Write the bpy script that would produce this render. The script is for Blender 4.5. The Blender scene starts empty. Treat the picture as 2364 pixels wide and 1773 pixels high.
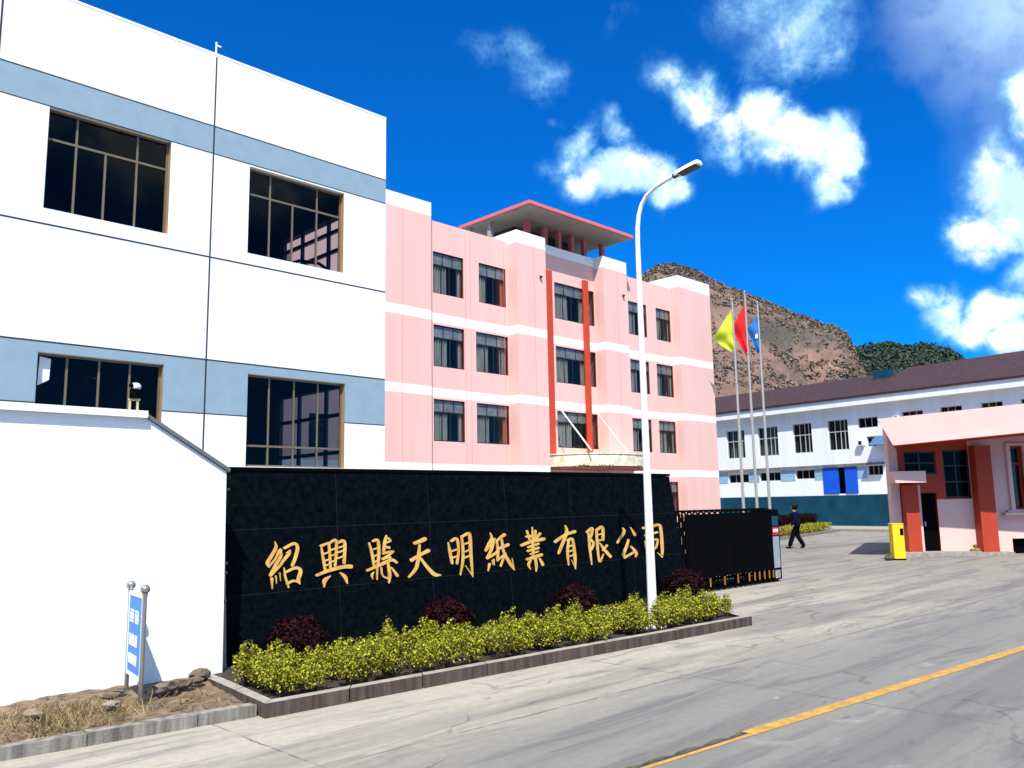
import bpy, math, random
import numpy as np
from mathutils import Matrix, Vector
R_ = math.radians
random.seed(7); rng = np.random.default_rng(7)
SC = bpy.context.scene
COL = SC.collection

# ---------------------------------------------------------------- camera
cam = bpy.data.cameras.new('camera'); cam.lens = 29.295; cam.sensor_width = 36; cam.clip_start = .1; cam.clip_end = 6000
cob = bpy.data.objects.new('camera', cam); COL.objects.link(cob)
rx = (0.7137488, -0.7001884, -0.0172837); ux = (-0.0879251, -0.1140549, 0.9895760); bx_ = (-0.6948610, -0.7047891, -0.1429706)
cob.matrix_world = Matrix(((rx[0], ux[0], bx_[0], 0), (rx[1], ux[1], bx_[1], 0), (rx[2], ux[2], bx_[2], 2.1), (0, 0, 0, 1)))
SC.camera = cob
SC.render.resolution_x = 1024; SC.render.resolution_y = 768
SC.view_settings.view_transform = 'Standard'; SC.view_settings.look = 'None'
SC.view_settings.gamma = 1; SC.view_settings.exposure = 0.55
SC.view_settings.use_curve_mapping = False
SC.render.engine = 'CYCLES'
SC.cycles.max_bounces = 8; SC.cycles.transparent_max_bounces = 12; SC.cycles.caustics_reflective = False; SC.cycles.caustics_refractive = False

# ---------------------------------------------------------------- sun and sky
SUN_EL, SUN_SIDE = 55, 44          # elevation; degrees left of the facade's outward normal (-Y)
sd = Vector((-math.sin(R_(SUN_SIDE)) * math.cos(R_(SUN_EL)), -math.cos(R_(SUN_SIDE)) * math.cos(R_(SUN_EL)), math.sin(R_(SUN_EL))))
sun = bpy.data.lights.new('sun', 'SUN'); sun.energy = 5.0; sun.angle = R_(.5); sun.color = (1, .955, .88)
sob = bpy.data.objects.new('sun', sun); COL.objects.link(sob); sob.rotation_euler = sd.to_track_quat('Z', 'Y').to_euler()
sob.location = (0, -20, 60)

W = bpy.data.worlds.new('World'); SC.world = W; W.use_nodes = True
nt = W.node_tree; N = nt.nodes; LK = nt.links
for n in list(N): N.remove(n)
def nd(t, **k):
    n = N.new(t)
    for a, b in k.items(): setattr(n, a, b)
    return n
def inp(n, i, v):
    if hasattr(v, 'is_output'): LK.new(v, n.inputs[i])
    else: n.inputs[i].default_value = v
def mth(op, a, b=None, c=None, clamp=False):
    n = nd('ShaderNodeMath', operation=op, use_clamp=clamp); inp(n, 0, a)
    if b is not None: inp(n, 1, b)
    if c is not None: inp(n, 2, c)
    return n.outputs[0]
def mixc(f, a, b, bt='MIX'):
    n = nd('ShaderNodeMix', data_type='RGBA', blend_type=bt); inp(n, 0, f); inp(n, 6, a); inp(n, 7, b); return n.outputs[2]
def mrange(v, a, b, c=0., d=1., it='SMOOTHSTEP'):
    n = nd('ShaderNodeMapRange', interpolation_type=it); inp(n, 0, v); inp(n, 1, a); inp(n, 2, b); inp(n, 3, c); inp(n, 4, d); return n.outputs[0]
tc = nd('ShaderNodeTexCoord').outputs['Generated']
sky = nd('ShaderNodeTexSky', sky_type='NISHITA'); sky.sun_disc = False
sky.sun_elevation = R_(SUN_EL); sky.sun_rotation = math.atan2(sd.x, sd.y)
sky.air_density = 1.0; sky.dust_density = .3; sky.ozone_density = 4
sep = nd('ShaderNodeSeparateXYZ'); LK.new(tc, sep.inputs[0])
el = mth('MULTIPLY', mth('ARCSINE', sep.outputs[2]), 57.29578)
az = mth('MULTIPLY', mth('ARCTAN2', sep.outputs[1], sep.outputs[0]), 57.29578)
cmb = nd('ShaderNodeCombineXYZ'); LK.new(az, cmb.inputs[0]); LK.new(el, cmb.inputs[1]); P0 = cmb.outputs[0]
def noise(vec, sc, det, rough=.55, lac=2.0, dist=0.):
    n = nd('ShaderNodeTexNoise'); inp(n, 'Vector', vec); n.inputs['Scale'].default_value = sc; n.inputs['Detail'].default_value = det
    n.inputs['Roughness'].default_value = rough; n.inputs['Lacunarity'].default_value = lac; n.inputs['Distortion'].default_value = dist
    return n
def vm(op, a, b=None, s=None):
    n = nd('ShaderNodeVectorMath', operation=op); inp(n, 0, a)
    if b is not None: inp(n, 1, b)
    if s is not None: inp(n, 3, s)
    return n
w1 = noise(tc, 7, 3).outputs['Color']; w2 = noise(tc, 22, 4).outputs['Color']
off = vm('SUBTRACT', w1, (.5, .5, .5)).outputs[0]; off2 = vm('SUBTRACT', w2, (.5, .5, .5)).outputs[0]
Pw = vm('ADD', P0, vm('SCALE', off, s=2.6).outputs[0]).outputs[0]
Pw = vm('ADD', Pw, vm('SCALE', off2, s=2.2).outputs[0]).outputs[0]
# cloud masses: azimuth, elevation (degrees), half sizes, tilt, strength
CL = [
      (44.2, 30.0, 2.84, 1.14, -30, 0.44), (42.5, 28.3, 1.82, 1.28, 0, 0.44), (46.9, 30.7, 1.63, 0.89, 0, 0.34), (37.3, 31.8, 2.02, 0.87, 20, 0.22), (40.2, 23.4, 1.2, 1.73, -30, 0.75), (39.5, 21.4, 1.53, 1.21, 0, 1.0),
      (37.2, 21.9, 2.37, 1.14, 0, 1.0), (35.0, 21.6, 1.72, 1.0, -15, 0.95), (33.9, 20.3, 1.19, 1.0, 0, 0.85), (37.5, 24.4, 0.81, 1.49, 25, 0.6), (41.4, 22.4, 1.11, 0.95, 0, 0.5), (41.8, 25.3, 0.78, 0.47, 0, 0.4),
      (33.9, 27.8, 1.84, 1.01, -30, 0.48), (31.3, 25.9, 1.79, 1.31, -40, 0.9), (30.0, 24.0, 1.44, 1.65, 0, 0.85), (27.6, 25.0, 1.29, 1.4, 0, 1.05), (26.4, 23.3, 1.76, 1.52, 0, 1.0), (24.4, 22.7, 1.62, 1.39, 0, 1.0),
      (22.9, 21.9, 1.15, 1.72, 0, 1.0), (23.8, 19.9, 0.99, 1.23, 0, 0.85), (29.4, 22.2, 1.51, 0.97, 0, 0.5), (32.9, 21.6, 0.93, 0.56, 0, 0.25), (27.2, 30.6, 3.05, 1.66, -15, 0.54), (24.9, 29.0, 3.03, 2.07, 0, 0.56),
      (23.2, 27.7, 1.65, 1.37, 0, 0.5), (26.8, 27.5, 1.57, 0.91, 0, 0.46), (28.4, 27.2, 1.16, 0.58, 0, 0.36), (12.0, 22.7, 0.7, 1.7, 0, 0.9), (13.6, 18.0, 1.6, 2.2, 0, 1.0), (14.9, 15.7, 1.5, 1.3, -20, 0.95),
      (12.6, 16.2, 1.2, 2.7, 0, 1.1), (12.9, 13.2, 1.1, 1.6, 0, 1.0), (18.1, 12.2, 1.07, 0.95, 0, 0.75), (17.4, 11.0, 1.17, 1.28, -45, 0.8), (16.0, 9.6, 1.23, 1.09, -45, 0.8), (14.7, 10.7, 1.61, 1.18, 25, 0.95),
      (13.9, 9.1, 1.32, 1.06, 0, 0.95),
      # beyond the frame: unseen clouds added to whiten the fill light in shadows
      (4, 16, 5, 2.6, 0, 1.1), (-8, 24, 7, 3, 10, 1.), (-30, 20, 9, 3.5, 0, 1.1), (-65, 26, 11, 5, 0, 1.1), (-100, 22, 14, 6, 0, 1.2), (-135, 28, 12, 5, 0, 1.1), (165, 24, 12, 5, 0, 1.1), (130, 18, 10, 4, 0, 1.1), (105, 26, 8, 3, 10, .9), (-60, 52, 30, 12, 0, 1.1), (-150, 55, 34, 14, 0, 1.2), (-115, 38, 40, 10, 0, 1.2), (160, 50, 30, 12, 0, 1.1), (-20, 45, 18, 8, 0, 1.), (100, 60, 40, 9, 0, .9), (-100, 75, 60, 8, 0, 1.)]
mass = None
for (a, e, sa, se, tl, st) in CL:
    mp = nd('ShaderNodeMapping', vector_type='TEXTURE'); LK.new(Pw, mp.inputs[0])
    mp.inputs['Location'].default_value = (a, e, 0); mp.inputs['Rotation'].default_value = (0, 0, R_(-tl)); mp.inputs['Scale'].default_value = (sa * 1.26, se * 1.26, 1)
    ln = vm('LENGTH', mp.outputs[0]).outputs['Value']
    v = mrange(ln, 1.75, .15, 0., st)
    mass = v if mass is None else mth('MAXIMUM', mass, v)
fb = noise(tc, 24, 10, .66, 2.0, .2).outputs[0]; fb2 = noise(tc, 11, 6, .6).outputs[0]
dens = mth('ADD', mass, mth('MULTIPLY', mth('SUBTRACT', fb, .5), 1.45)); dens = mth('ADD', dens, mth('MULTIPLY', mth('SUBTRACT', fb2, .5), .75))
alpha = mth('MULTIPLY', mrange(dens, .08, 1.0), mrange(mass, .02, .55))
skyc = mixc(1., sky.outputs[0], (.012, .545, 1.27, 1), 'MULTIPLY')
skyc = mixc(1., skyc, (.1, .1, .1, 1), 'MULTIPLY')
hz = mrange(el, -2., 14., .10, 0.)
skyc = mixc(hz, skyc, (.02, .24, .78, 1))
shade = noise(tc, 17, 7, .6).outputs[0]
cl = mixc(mrange(alpha, .2, .95), (.26, .62, .92, 1), mixc(mrange(mth('ADD', shade, mth('MULTIPLY', mth('SUBTRACT', dens, 1.), .12)), .40, .60), (.50, .74, .86, 1), (.84, .93, .96, 1)))
veil = None     # thin high veil in the south-east corner of the sky
for (a, e, sa, se, st) in ((11.0, 29.5, 9, 7.5, 1.1), (25.5, 30.5, 5, 3, .16), (12.5, 20, 4, 5, .22)):
    mp = nd('ShaderNodeMapping', vector_type='TEXTURE'); LK.new(Pw, mp.inputs[0]); mp.inputs['Location'].default_value = (a, e, 0); mp.inputs['Scale'].default_value = (sa, se, 1)
    v = mrange(vm('LENGTH', mp.outputs[0]).outputs['Value'], 1.2, 0., 0., st); veil = v if veil is None else mth('ADD', veil, v)
veil = mth('MULTIPLY', veil, mrange(fb2, .25, .7, .6, 1.))
skyc = mixc(veil, skyc, (.50, .72, .95, 1))
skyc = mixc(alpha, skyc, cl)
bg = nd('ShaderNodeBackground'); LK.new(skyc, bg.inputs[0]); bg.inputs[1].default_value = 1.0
wo = nd('ShaderNodeOutputWorld'); LK.new(bg.outputs[0], wo.inputs[0])

# ---------------------------------------------------------------- materials
def newmat(name):
    m = bpy.data.materials.new(name); m.use_nodes = True
    return m, m.node_tree, m.node_tree.nodes['Principled BSDF']
def mat(name, col, rough=.7, var=.10, scale=3., bump=0., bscale=60., metal=0., spec=.35, streak=False, stain=None):
    m, t, b = newmat(name); n = t.nodes; l = t.links
    b.inputs['Roughness'].default_value = rough; b.inputs['Metallic'].default_value = metal; b.inputs['Specular IOR Level'].default_value = spec
    tcn = n.new('ShaderNodeTexCoord'); src = tcn.outputs['Object']
    mp = n.new('ShaderNodeMapping'); l.new(src, mp.inputs[0])
    if streak: mp.inputs['Scale'].default_value = (1.6, 1.6, .16)
    nz = n.new('ShaderNodeTexNoise'); l.new(mp.outputs[0], nz.inputs['Vector']); nz.inputs['Scale'].default_value = scale; nz.inputs['Detail'].default_value = 7; nz.inputs['Roughness'].default_value = .6
    rp = n.new('ShaderNodeValToRGB'); e = rp.color_ramp.elements
    e[0].position = .32; e[1].position = .68
    lo = [c * (1 - var) for c in col]; hi = [min(1, c * (1 + var * .6)) for c in col]
    if stain: lo = stain
    e[0].color = (*lo, 1); e[1].color = (*hi, 1)
    l.new(nz.outputs[0], rp.inputs[0]); l.new(rp.outputs[0], b.inputs['Base Color'])
    if bump:
        nb = n.new('ShaderNodeTexNoise'); l.new(src, nb.inputs['Vector']); nb.inputs['Scale'].default_value = bscale; nb.inputs['Detail'].default_value = 4
        bp = n.new('ShaderNodeBump'); bp.inputs['Strength'].default_value = bump; bp.inputs['Distance'].default_value = .02
        l.new(nb.outputs[0], bp.inputs['Height']); l.new(bp.outputs[0], b.inputs['Normal'])
    return m
def glass(name, tint, refl=1.0, rough=.02):
    m, t, b = newmat(name); n = t.nodes; l = t.links
    n.remove(b)
    tr = n.new('ShaderNodeBsdfTransparent'); tr.inputs[0].default_value = (*tint, 1)
    gl = n.new('ShaderNodeBsdfGlossy'); gl.inputs['Roughness'].default_value = rough; gl.inputs[0].default_value = (refl, refl, refl, 1)
    lw = n.new('ShaderNodeLayerWeight'); lw.inputs[0].default_value = .5
    pw = n.new('ShaderNodeMath'); pw.operation = 'POWER'; l.new(lw.outputs['Facing'], pw.inputs[0]); pw.inputs[1].default_value = 5
    fr = n.new('ShaderNodeMath'); fr.operation = 'MULTIPLY_ADD'; l.new(pw.outputs[0], fr.inputs[0]); fr.inputs[1].default_value = .94; fr.inputs[2].default_value = .045
    nb = n.new('ShaderNodeTexNoise'); nb.inputs['Scale'].default_value = 1.3; tcn = n.new('ShaderNodeTexCoord'); l.new(tcn.outputs['Object'], nb.inputs['Vector'])
    bp = n.new('ShaderNodeBump'); bp.inputs['Strength'].default_value = .05; l.new(nb.outputs[0], bp.inputs['Height']); l.new(bp.outputs[0], gl.inputs['Normal'])
    mx = n.new('ShaderNodeMixShader'); l.new(fr.outputs[0], mx.inputs[0]); l.new(tr.outputs[0], mx.inputs[1]); l.new(gl.outputs[0], mx.inputs[2])
    l.new(mx.outputs[0], n['Material Output'].inputs[0])
    return m
def leafmat(name, c0, c1, c2):
    m, t, b = newmat(name); n = t.nodes; l = t.links
    g = n.new('ShaderNodeNewGeometry'); rp = n.new('ShaderNodeValToRGB'); e = rp.color_ramp.elements
    e[0].color = (*c0, 1); e[1].color = (*c2, 1); k = e.new(.55); k.color = (*c1, 1)
    l.new(g.outputs['Random Per Island'], rp.inputs[0]); l.new(rp.outputs[0], b.inputs['Base Color'])
    b.inputs['Roughness'].default_value = .6; b.inputs['Specular IOR Level'].default_value = .12
    tl = n.new('ShaderNodeBsdfTranslucent'); l.new(rp.outputs[0], tl.inputs[0])
    mx = n.new('ShaderNodeMixShader'); mx.inputs[0].default_value = .25
    l.new(b.outputs[0], mx.inputs[1]); l.new(tl.outputs[0], mx.inputs[2]); l.new(mx.outputs[0], n['Material Output'].inputs[0])
    return m

M = {}
M['white'] = mat('white_render', (.80, .82, .83), .8, .08, .9, .12, 40, streak=True)
M['white_wall'] = mat('white_limewash', (.84, .85, .85), .85, .03, 1.2, .25, 30)
M['band_blue'] = mat('blue_grey_paint', (.235, .335, .415), .75, .08, 2.0, .12, 40)
M['joint'] = mat('dark_joint', (.03, .035, .045), .8)
M['pink'] = mat('pink_render', (.74, .46, .415), .8, .05, .7, .1, 40, streak=True)
M['pink_white'] = mat('white_band_paint', (.80, .80, .79), .8, .05, 1.2, .1, 40)
M['pink_dark'] = mat('salmon_fascia', (.62, .155, .15), .7, .06, 2)
M['orange'] = mat('orange_red_paint', (.49, .052, .02), .55, .07, 1.5, .05, 30)
M['soffit'] = mat('pale_soffit', (.33, .32, .30), .85, .08, 1.5)
M['inner'] = mat('dark_interior', (.035, .036, .04), .9)
M['inner_mid'] = mat('room_interior', (.16, .155, .15), .9)
M['reveal_red'] = mat('brown_red_reveal', (.26, .055, .035), .6)
M['frame_dark'] = mat('dark_bronze_frame', (.016, .014, .013), .4, spec=.5)
M['frame_tan'] = mat('tan_aluminium_frame', (.20, .155, .105), .4, metal=.3)
M['frame_grey'] = mat('pale_frame', (.45, .45, .42), .5)
M['jamb'] = mat('brown_jamb', (.36, .21, .10), .6)
M['glass_dark'] = glass('dark_tinted_glass', (.48, .53, .58), .28)
M['glass_pink'] = glass('grey_window_glass', (.86, .88, .88), .6)
M['glass_rb'] = glass('workshop_glass', (.6, .64, .66), .30)
M['glass_booth'] = glass('booth_glass', (.16, .17, .17), .16)
M['transom'] = mat('grey_reflection_transom', (.21, .22, .22), .25, .35, 3, spec=.5)  # flat grey painted in for cloud reflected in the upper panes
M['curtain'] = mat('grey_curtain', (.19, .20, .195), .9, .45, 4, streak=True)
M['curtain_red'] = mat('rust_curtain', (.40, .09, .05), .9, .3, 4, streak=True)
M['granite'] = mat('black_granite', (.0032, .0050, .0068), .55, .4, 11, .03, 80, spec=.006, stain=(.0012, .0018, .003))
M['granite_seam'] = mat('grey_stone_seam', (.0065, .0085, .0105), .8, .3, 6)
M['granite_side'] = mat('grey_granite_edge', (.13, .14, .145), .6, .2, 4)
M['gold'] = mat('gold_letter_paint', (.66, .40, .11), .45, .22, 9, .05, 60, stain=(.52, .27, .06))
M['kerb'] = mat('kerb_concrete', (.28, .255, .22), .9, .25, 5, .35, 45, stain=(.06, .053, .047), streak=True)
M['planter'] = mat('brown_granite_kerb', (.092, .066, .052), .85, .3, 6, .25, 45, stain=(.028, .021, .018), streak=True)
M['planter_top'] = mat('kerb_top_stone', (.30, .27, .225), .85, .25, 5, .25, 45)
M['soil'] = mat('dry_soil', (.20, .135, .085), .95, .4, 7, .8, 25, stain=(.05, .032, .02))
M['bed_soil'] = mat('dark_bed_soil', (.045, .032, .024), .95, .4, 9, .8, 25, stain=(.015, .011, .009))
M['rock'] = mat('rubble_stone', (.16, .125, .095), .9, .3, 6, .6, 20, stain=(.03, .024, .02))
M['straw'] = leafmat('dry_straw', (.22, .15, .07), (.36, .26, .13), (.14, .15, .05))
M['hedge'] = leafmat('golden_privet_leaf', (.05, .072, .008), (.29, .28, .02), (.54, .49, .055))
M['redleaf'] = leafmat('dark_red_leaf', (.005, .0015, .002), (.016, .0025, .004), (.045, .005, .008))
M['twig'] = mat('twig_brown', (.09, .06, .04), .9)
M['steel'] = mat('brushed_steel', (.46, .44, .40), .28, .08, 4, metal=.9)
M['lamp_white'] = mat('white_enamel', (.82, .83, .82), .4, .03, 2, spec=.5)
M['lamp_dark'] = mat('lamp_lens', (.03, .026, .02), .3, .4, 20, spec=.5)
M['sign_blue'] = mat('blue_sign_film', (.010, .19, .58), .45, .1, 4)
M['sign_white'] = mat('white_sign_film', (.80, .82, .84), .5, .05, 4)
M['black'] = mat('black_paint', (.0022, .0022, .0025), .6, .2, 6, spec=.02)
M['amber'] = mat('amber_strip', (.34, .15, .02), .5)
M['red'] = mat('red_panel', (.50, .012, .016), .5)
M['cab'] = mat('pale_blue_grey_panel', (.27, .31, .35), .45, .1, 4)
M['grey_metal'] = mat('galvanised_pole', (.42, .41, .38), .45, .1, 3, metal=.4)
M['yellow'] = mat('yellow_enamel', (.86, .53, .008), .4, .05, 2, spec=.5)
M['roof'] = mat('maroon_shingle', (.046, .021, .025), .85, .45, 3.5, .5, 8)
M['teal'] = mat('teal_dado_paint', (.006, .056, .100), .8, .3, 1.2, .1, 30, spec=.12)
M['door_blue'] = mat('blue_door_paint', (.008, .10, .62), .45, .12, 2)
M['pale_blue'] = mat('pale_blue_glass', (.30, .46, .60), .35, .2, 2)
M['booth_pink'] = mat('booth_pink_render', (.74, .47, .42), .8, .05, 1, .1, 40)
M['booth_red'] = mat('booth_red_paint', (.38, .04, .014), .6, .1, 1.5)
M['booth_soffit'] = mat('booth_soffit_red', (.34, .035, .02), .7, .1, 1.5)
M['brick'] = mat('grey_brick', (.30, .27, .23), .9, .3, 6, .5, 20)
M['stone'] = mat('pale_stone_cladding', (.72, .68, .54), .85, .25, 3, .6, 9, stain=(.50, .45, .30))
M['moss'] = leafmat('moss_fringe', (.10, .09, .02), (.22, .17, .04), (.30, .22, .05))
M['awning'] = mat('blue_awning_sheet', (.05, .13, .27), .7, .1, 2)
M['flag_y'] = mat('lime_cloth', (.48, .56, .03), .8, .15, 3)
M['flag_r'] = mat('red_cloth', (.66, .008, .012), .8, .15, 3)
M['flag_b'] = mat('blue_cloth', (.015, .14, .44), .8, .15, 3)
M['yline'] = mat('road_line_yellow', (.46, .26, .045), .8, .2, 7, .2, 80, stain=(.27, .16, .05))
M['worn'] = mat('worn_line', (.10, .072, .045), .9, .4, 9, stain=(.028, .02, .015))
M['skin'] = mat('skin', (.42, .23, .16), .6)
M['navy'] = mat('navy_cloth', (.006, .007, .028), .9, .3, 8, spec=.04)
M['dark_cloth'] = mat('dark_trousers', (.004, .004, .006), .9, .3, 8, spec=.04)
M['hair'] = mat('black_hair', (.006, .005, .005), .7, spec=.08)
M['wood'] = mat('pale_wood', (.45, .33, .20), .8, .2, 8)
M['pebble'] = mat('stone_bits', (.26, .21, .15), .9, .2, 8)

# road concrete: pale joints of old slabs, tyre-darkened lanes, dark stains and fine cracks
def road_mat():
    m, t, b = newmat('old_concrete_road'); n = t.nodes; l = t.links
    b.inputs['Roughness'].default_value = .85; b.inputs['Specular IOR Level'].default_value = .25
    geo = n.new('ShaderNodeNewGeometry'); pos = geo.outputs['Position']
    def mp(sx, sy, rot=0, loc=(0, 0, 0)):
        k = n.new('ShaderNodeMapping'); l.new(pos, k.inputs[0]); k.inputs['Scale'].default_value = (sx, sy, 1); k.inputs['Rotation'].default_value = (0, 0, rot); k.inputs['Location'].default_value = loc; return k.outputs[0]
    def nz(v, s, d=6, r=.6, di=0):
        k = n.new('ShaderNodeTexNoise'); l.new(v, k.inputs['Vector']); k.inputs['Scale'].default_value = s; k.inputs['Detail'].default_value = d; k.inputs['Roughness'].default_value = r; k.inputs['Distortion'].default_value = di; return k.outputs[0]
    def mr(v, a, c, lo=0., hi=1.):
        k = n.new('ShaderNodeMapRange'); k.interpolation_type = 'SMOOTHSTEP'; l.new(v, k.inputs[0]); k.inputs[1].default_value = a; k.inputs[2].default_value = c; k.inputs[3].default_value = lo; k.inputs[4].default_value = hi; return k.outputs[0]
    def ma(op, a, c):
        k = n.new('ShaderNodeMath'); k.operation = op
        for i, v in ((0, a), (1, c)):
            if hasattr(v, 'is_output'): l.new(v, k.inputs[i])
            else: k.inputs[i].default_value = v
        return k.outputs[0]
    def mix(f, a, c):
        k = n.new('ShaderNodeMix'); k.data_type = 'RGBA'
        for i, v in ((0, f), (6, a), (7, c)):
            if hasattr(v, 'is_output'): l.new(v, k.inputs[i])
            else: k.inputs[i].default_value = v
        return k.outputs[2]
    sp = n.new('ShaderNodeSeparateXYZ'); l.new(pos, sp.inputs[0]); X, Y = sp.outputs[0], sp.outputs[1]
    big = nz(mp(.10, .42, .05), 1.0, 5, .55, .6); streak = nz(mp(.35, 2.6, .04), 1.0, 7, .65, 1.2); fine = nz(pos, 9, 8, .7); mott = nz(mp(.9, 1.6, .1), 1.0, 6, .6, .8)
    # verge near the kerbs and the apron by the gate stays pale; the travelled lanes are greyer
    verge = mr(ma('ADD', Y, ma('MULTIPLY', ma('SUBTRACT', big, .5), 3.5)), 5.0, 7.2)
    apron = mr(X, 15.0, 26.0, 1., .25)
    f = ma('MULTIPLY', verge, apron)
    c = mix(f, (.200, .186, .168, 1), (.37, .332, .265, 1))
    c = mix(mr(streak, .47, .66, 0, .62), c, (.105, .100, .106, 1))
    c = mix(mr(mott, .57, .72, 0, .5), c, (.30, .285, .26, 1))
    c = mix(mr(big, .52, .66, 0, .55), c, (.115, .109, .114, 1))
    track = nz(mp(.05, 1.25, .045, (0, 4, 0)), 1.0, 4, .55, .5)
    c = mix(mr(track, .52, .66, 0, .42), c, (.085, .081, .084, 1))
    spots = nz(mp(.8, 3.2, .1, (3, 7, 0)), 1.4, 4, .6, .5)
    c = mix(mr(spots, .67, .74, 0, .8), c, (.055, .052, .055, 1))
    pale = nz(mp(.5, 2.2, .1, (13, 2, 0)), 1.5, 5, .65, .8)
    c = mix(mr(pale, .69, .77, 0, .8), c, (.44, .41, .385, 1))
    c = mix(mr(fine, .35, .7, .22, 0), c, (.10, .095, .095, 1))
    # cracks
    vo = n.new('ShaderNodeTexVoronoi'); vo.feature = 'DISTANCE_TO_EDGE'; vo.inputs['Scale'].default_value = .23
    wv = n.new('ShaderNodeTexNoise'); l.new(pos, wv.inputs['Vector']); wv.inputs['Scale'].default_value = .9; wv.inputs['Detail'].default_value = 5
    ad = n.new('ShaderNodeVectorMath'); ad.operation = 'MULTIPLY_ADD'; l.new(wv.outputs['Color'], ad.inputs[0]); ad.inputs[1].default_value = (1.3, 1.3, 0); l.new(pos, ad.inputs[2])
    l.new(ad.outputs[0], vo.inputs['Vector'])
    crk = ma('MULTIPLY', mr(vo.outputs['Distance'], .0015, .007, 1, 0), mr(mott, .42, .55))
    # slab joints across the lane every 5 m and one along it
    jx = ma('ABSOLUTE', ma('SUBTRACT', ma('MODULO', ma('ADD', ma('ADD', X, 103.6), ma('MULTIPLY', ma('SUBTRACT', mott, .5), .12)), 5.0), 2.5), 0)
    jn = mr(jx, .006, .02, 1, 0)
    jy = ma('ABSOLUTE', ma('SUBTRACT', ma('ADD', ma('ADD', Y, ma('MULTIPLY', X, .03)), ma('MULTIPLY', ma('SUBTRACT', mott, .5), .14)), 6.35), 0)
    jn = ma('MAXIMUM', jn, mr(jy, .006, .022, 1, 0))
    jn = ma('MULTIPLY', jn, mr(mott, .38, .55, .15, .8))
    c = mix(ma('MULTIPLY', crk, .4), c, (.05, .046, .044, 1)); c = mix(jn, c, (.075, .07, .068, 1))
    l.new(c, b.inputs['Base Color'])
    bp = n.new('ShaderNodeBump'); bp.inputs['Strength'].default_value = .25; bp.inputs['Distance'].default_value = .01; l.new(fine, bp.inputs['Height']); l.new(bp.outputs[0], b.inputs['Normal'])
    return m
M['road'] = road_mat()
def hill_mat(name, c_soil, c_soil2, c_green, gsel):
    m, t, b = newmat(name); n = t.nodes; l = t.links; b.inputs['Roughness'].default_value = .95; b.inputs['Specular IOR Level'].default_value = .1
    tcn = n.new('ShaderNodeTexCoord'); o = tcn.outputs['Object']
    def nz(s, d, r): k = n.new('ShaderNodeTexNoise'); l.new(o, k.inputs['Vector']); k.inputs['Scale'].default_value = s; k.inputs['Detail'].default_value = d; k.inputs['Roughness'].default_value = r; return k.outputs[0]
    def rp(v, a, b_, c0, c1):
        k = n.new('ShaderNodeValToRGB'); e = k.color_ramp.elements; e[0].position = a; e[1].position = b_; e[0].color = (*c0, 1); e[1].color = (*c1, 1); l.new(v, k.inputs[0]); return k.outputs[0]
    s = rp(nz(.12, 9, .7), .35, .65, c_soil, c_soil2)
    f = rp(nz(.03, 8, .68), gsel - .05, gsel + .06, (0, 0, 0), (1, 1, 1))
    mx = n.new('ShaderNodeMix'); mx.data_type = 'RGBA'; l.new(f, mx.inputs[0]); l.new(s, mx.inputs[6]); mx.inputs[7].default_value = (*c_green, 1)
    l.new(mx.outputs[2], b.inputs['Base Color'])
    bp = n.new('ShaderNodeBump'); bp.inputs['Strength'].default_value = 1.; bp.inputs['Distance'].default_value = 1.5; l.new(nz(.5, 8, .7), bp.inputs['Height']); l.new(bp.outputs[0], b.inputs['Normal'])
    return m
M['hill'] = hill_mat('bare_brown_hill', (.17, .110, .088), (.33, .205, .160), (.095, .085, .075), .56)  # soil and green lightened to stand in for distance haze
M['hill_green'] = hill_mat('wooded_hill', (.05, .055, .035), (.09, .085, .05), (.03, .045, .025), .5)
def crownmat(name, a, c, d):
    m, t, b = newmat(name); n = t.nodes; l = t.links; b.inputs['Roughness'].default_value = .9; b.inputs['Specular IOR Level'].default_value = .1
    g = n.new('ShaderNodeNewGeometry'); k = n.new('ShaderNodeValToRGB'); e = k.color_ramp.elements; e[0].color = (*a, 1); e[1].color = (*d, 1); x = e.new(.5); x.color = (*c, 1)
    l.new(g.outputs['Random Per Island'], k.inputs[0])
    l.new(k.outputs[0], b.inputs['Base Color']); return m
M['scrub'] = crownmat('hill_scrub_leaf', (.095, .086, .074), (.145, .118, .096), (.22, .158, .126))  # low contrast: distance haze put into the leaf colours
M['wood_crown'] = crownmat('hill_wood_leaf', (.022, .042, .040), (.040, .062, .048), (.070, .080, .045))
M['dirt'] = mat('pale_dirt', (.30, .27, .22), .95, .2, .3, .3, 10)

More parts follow.
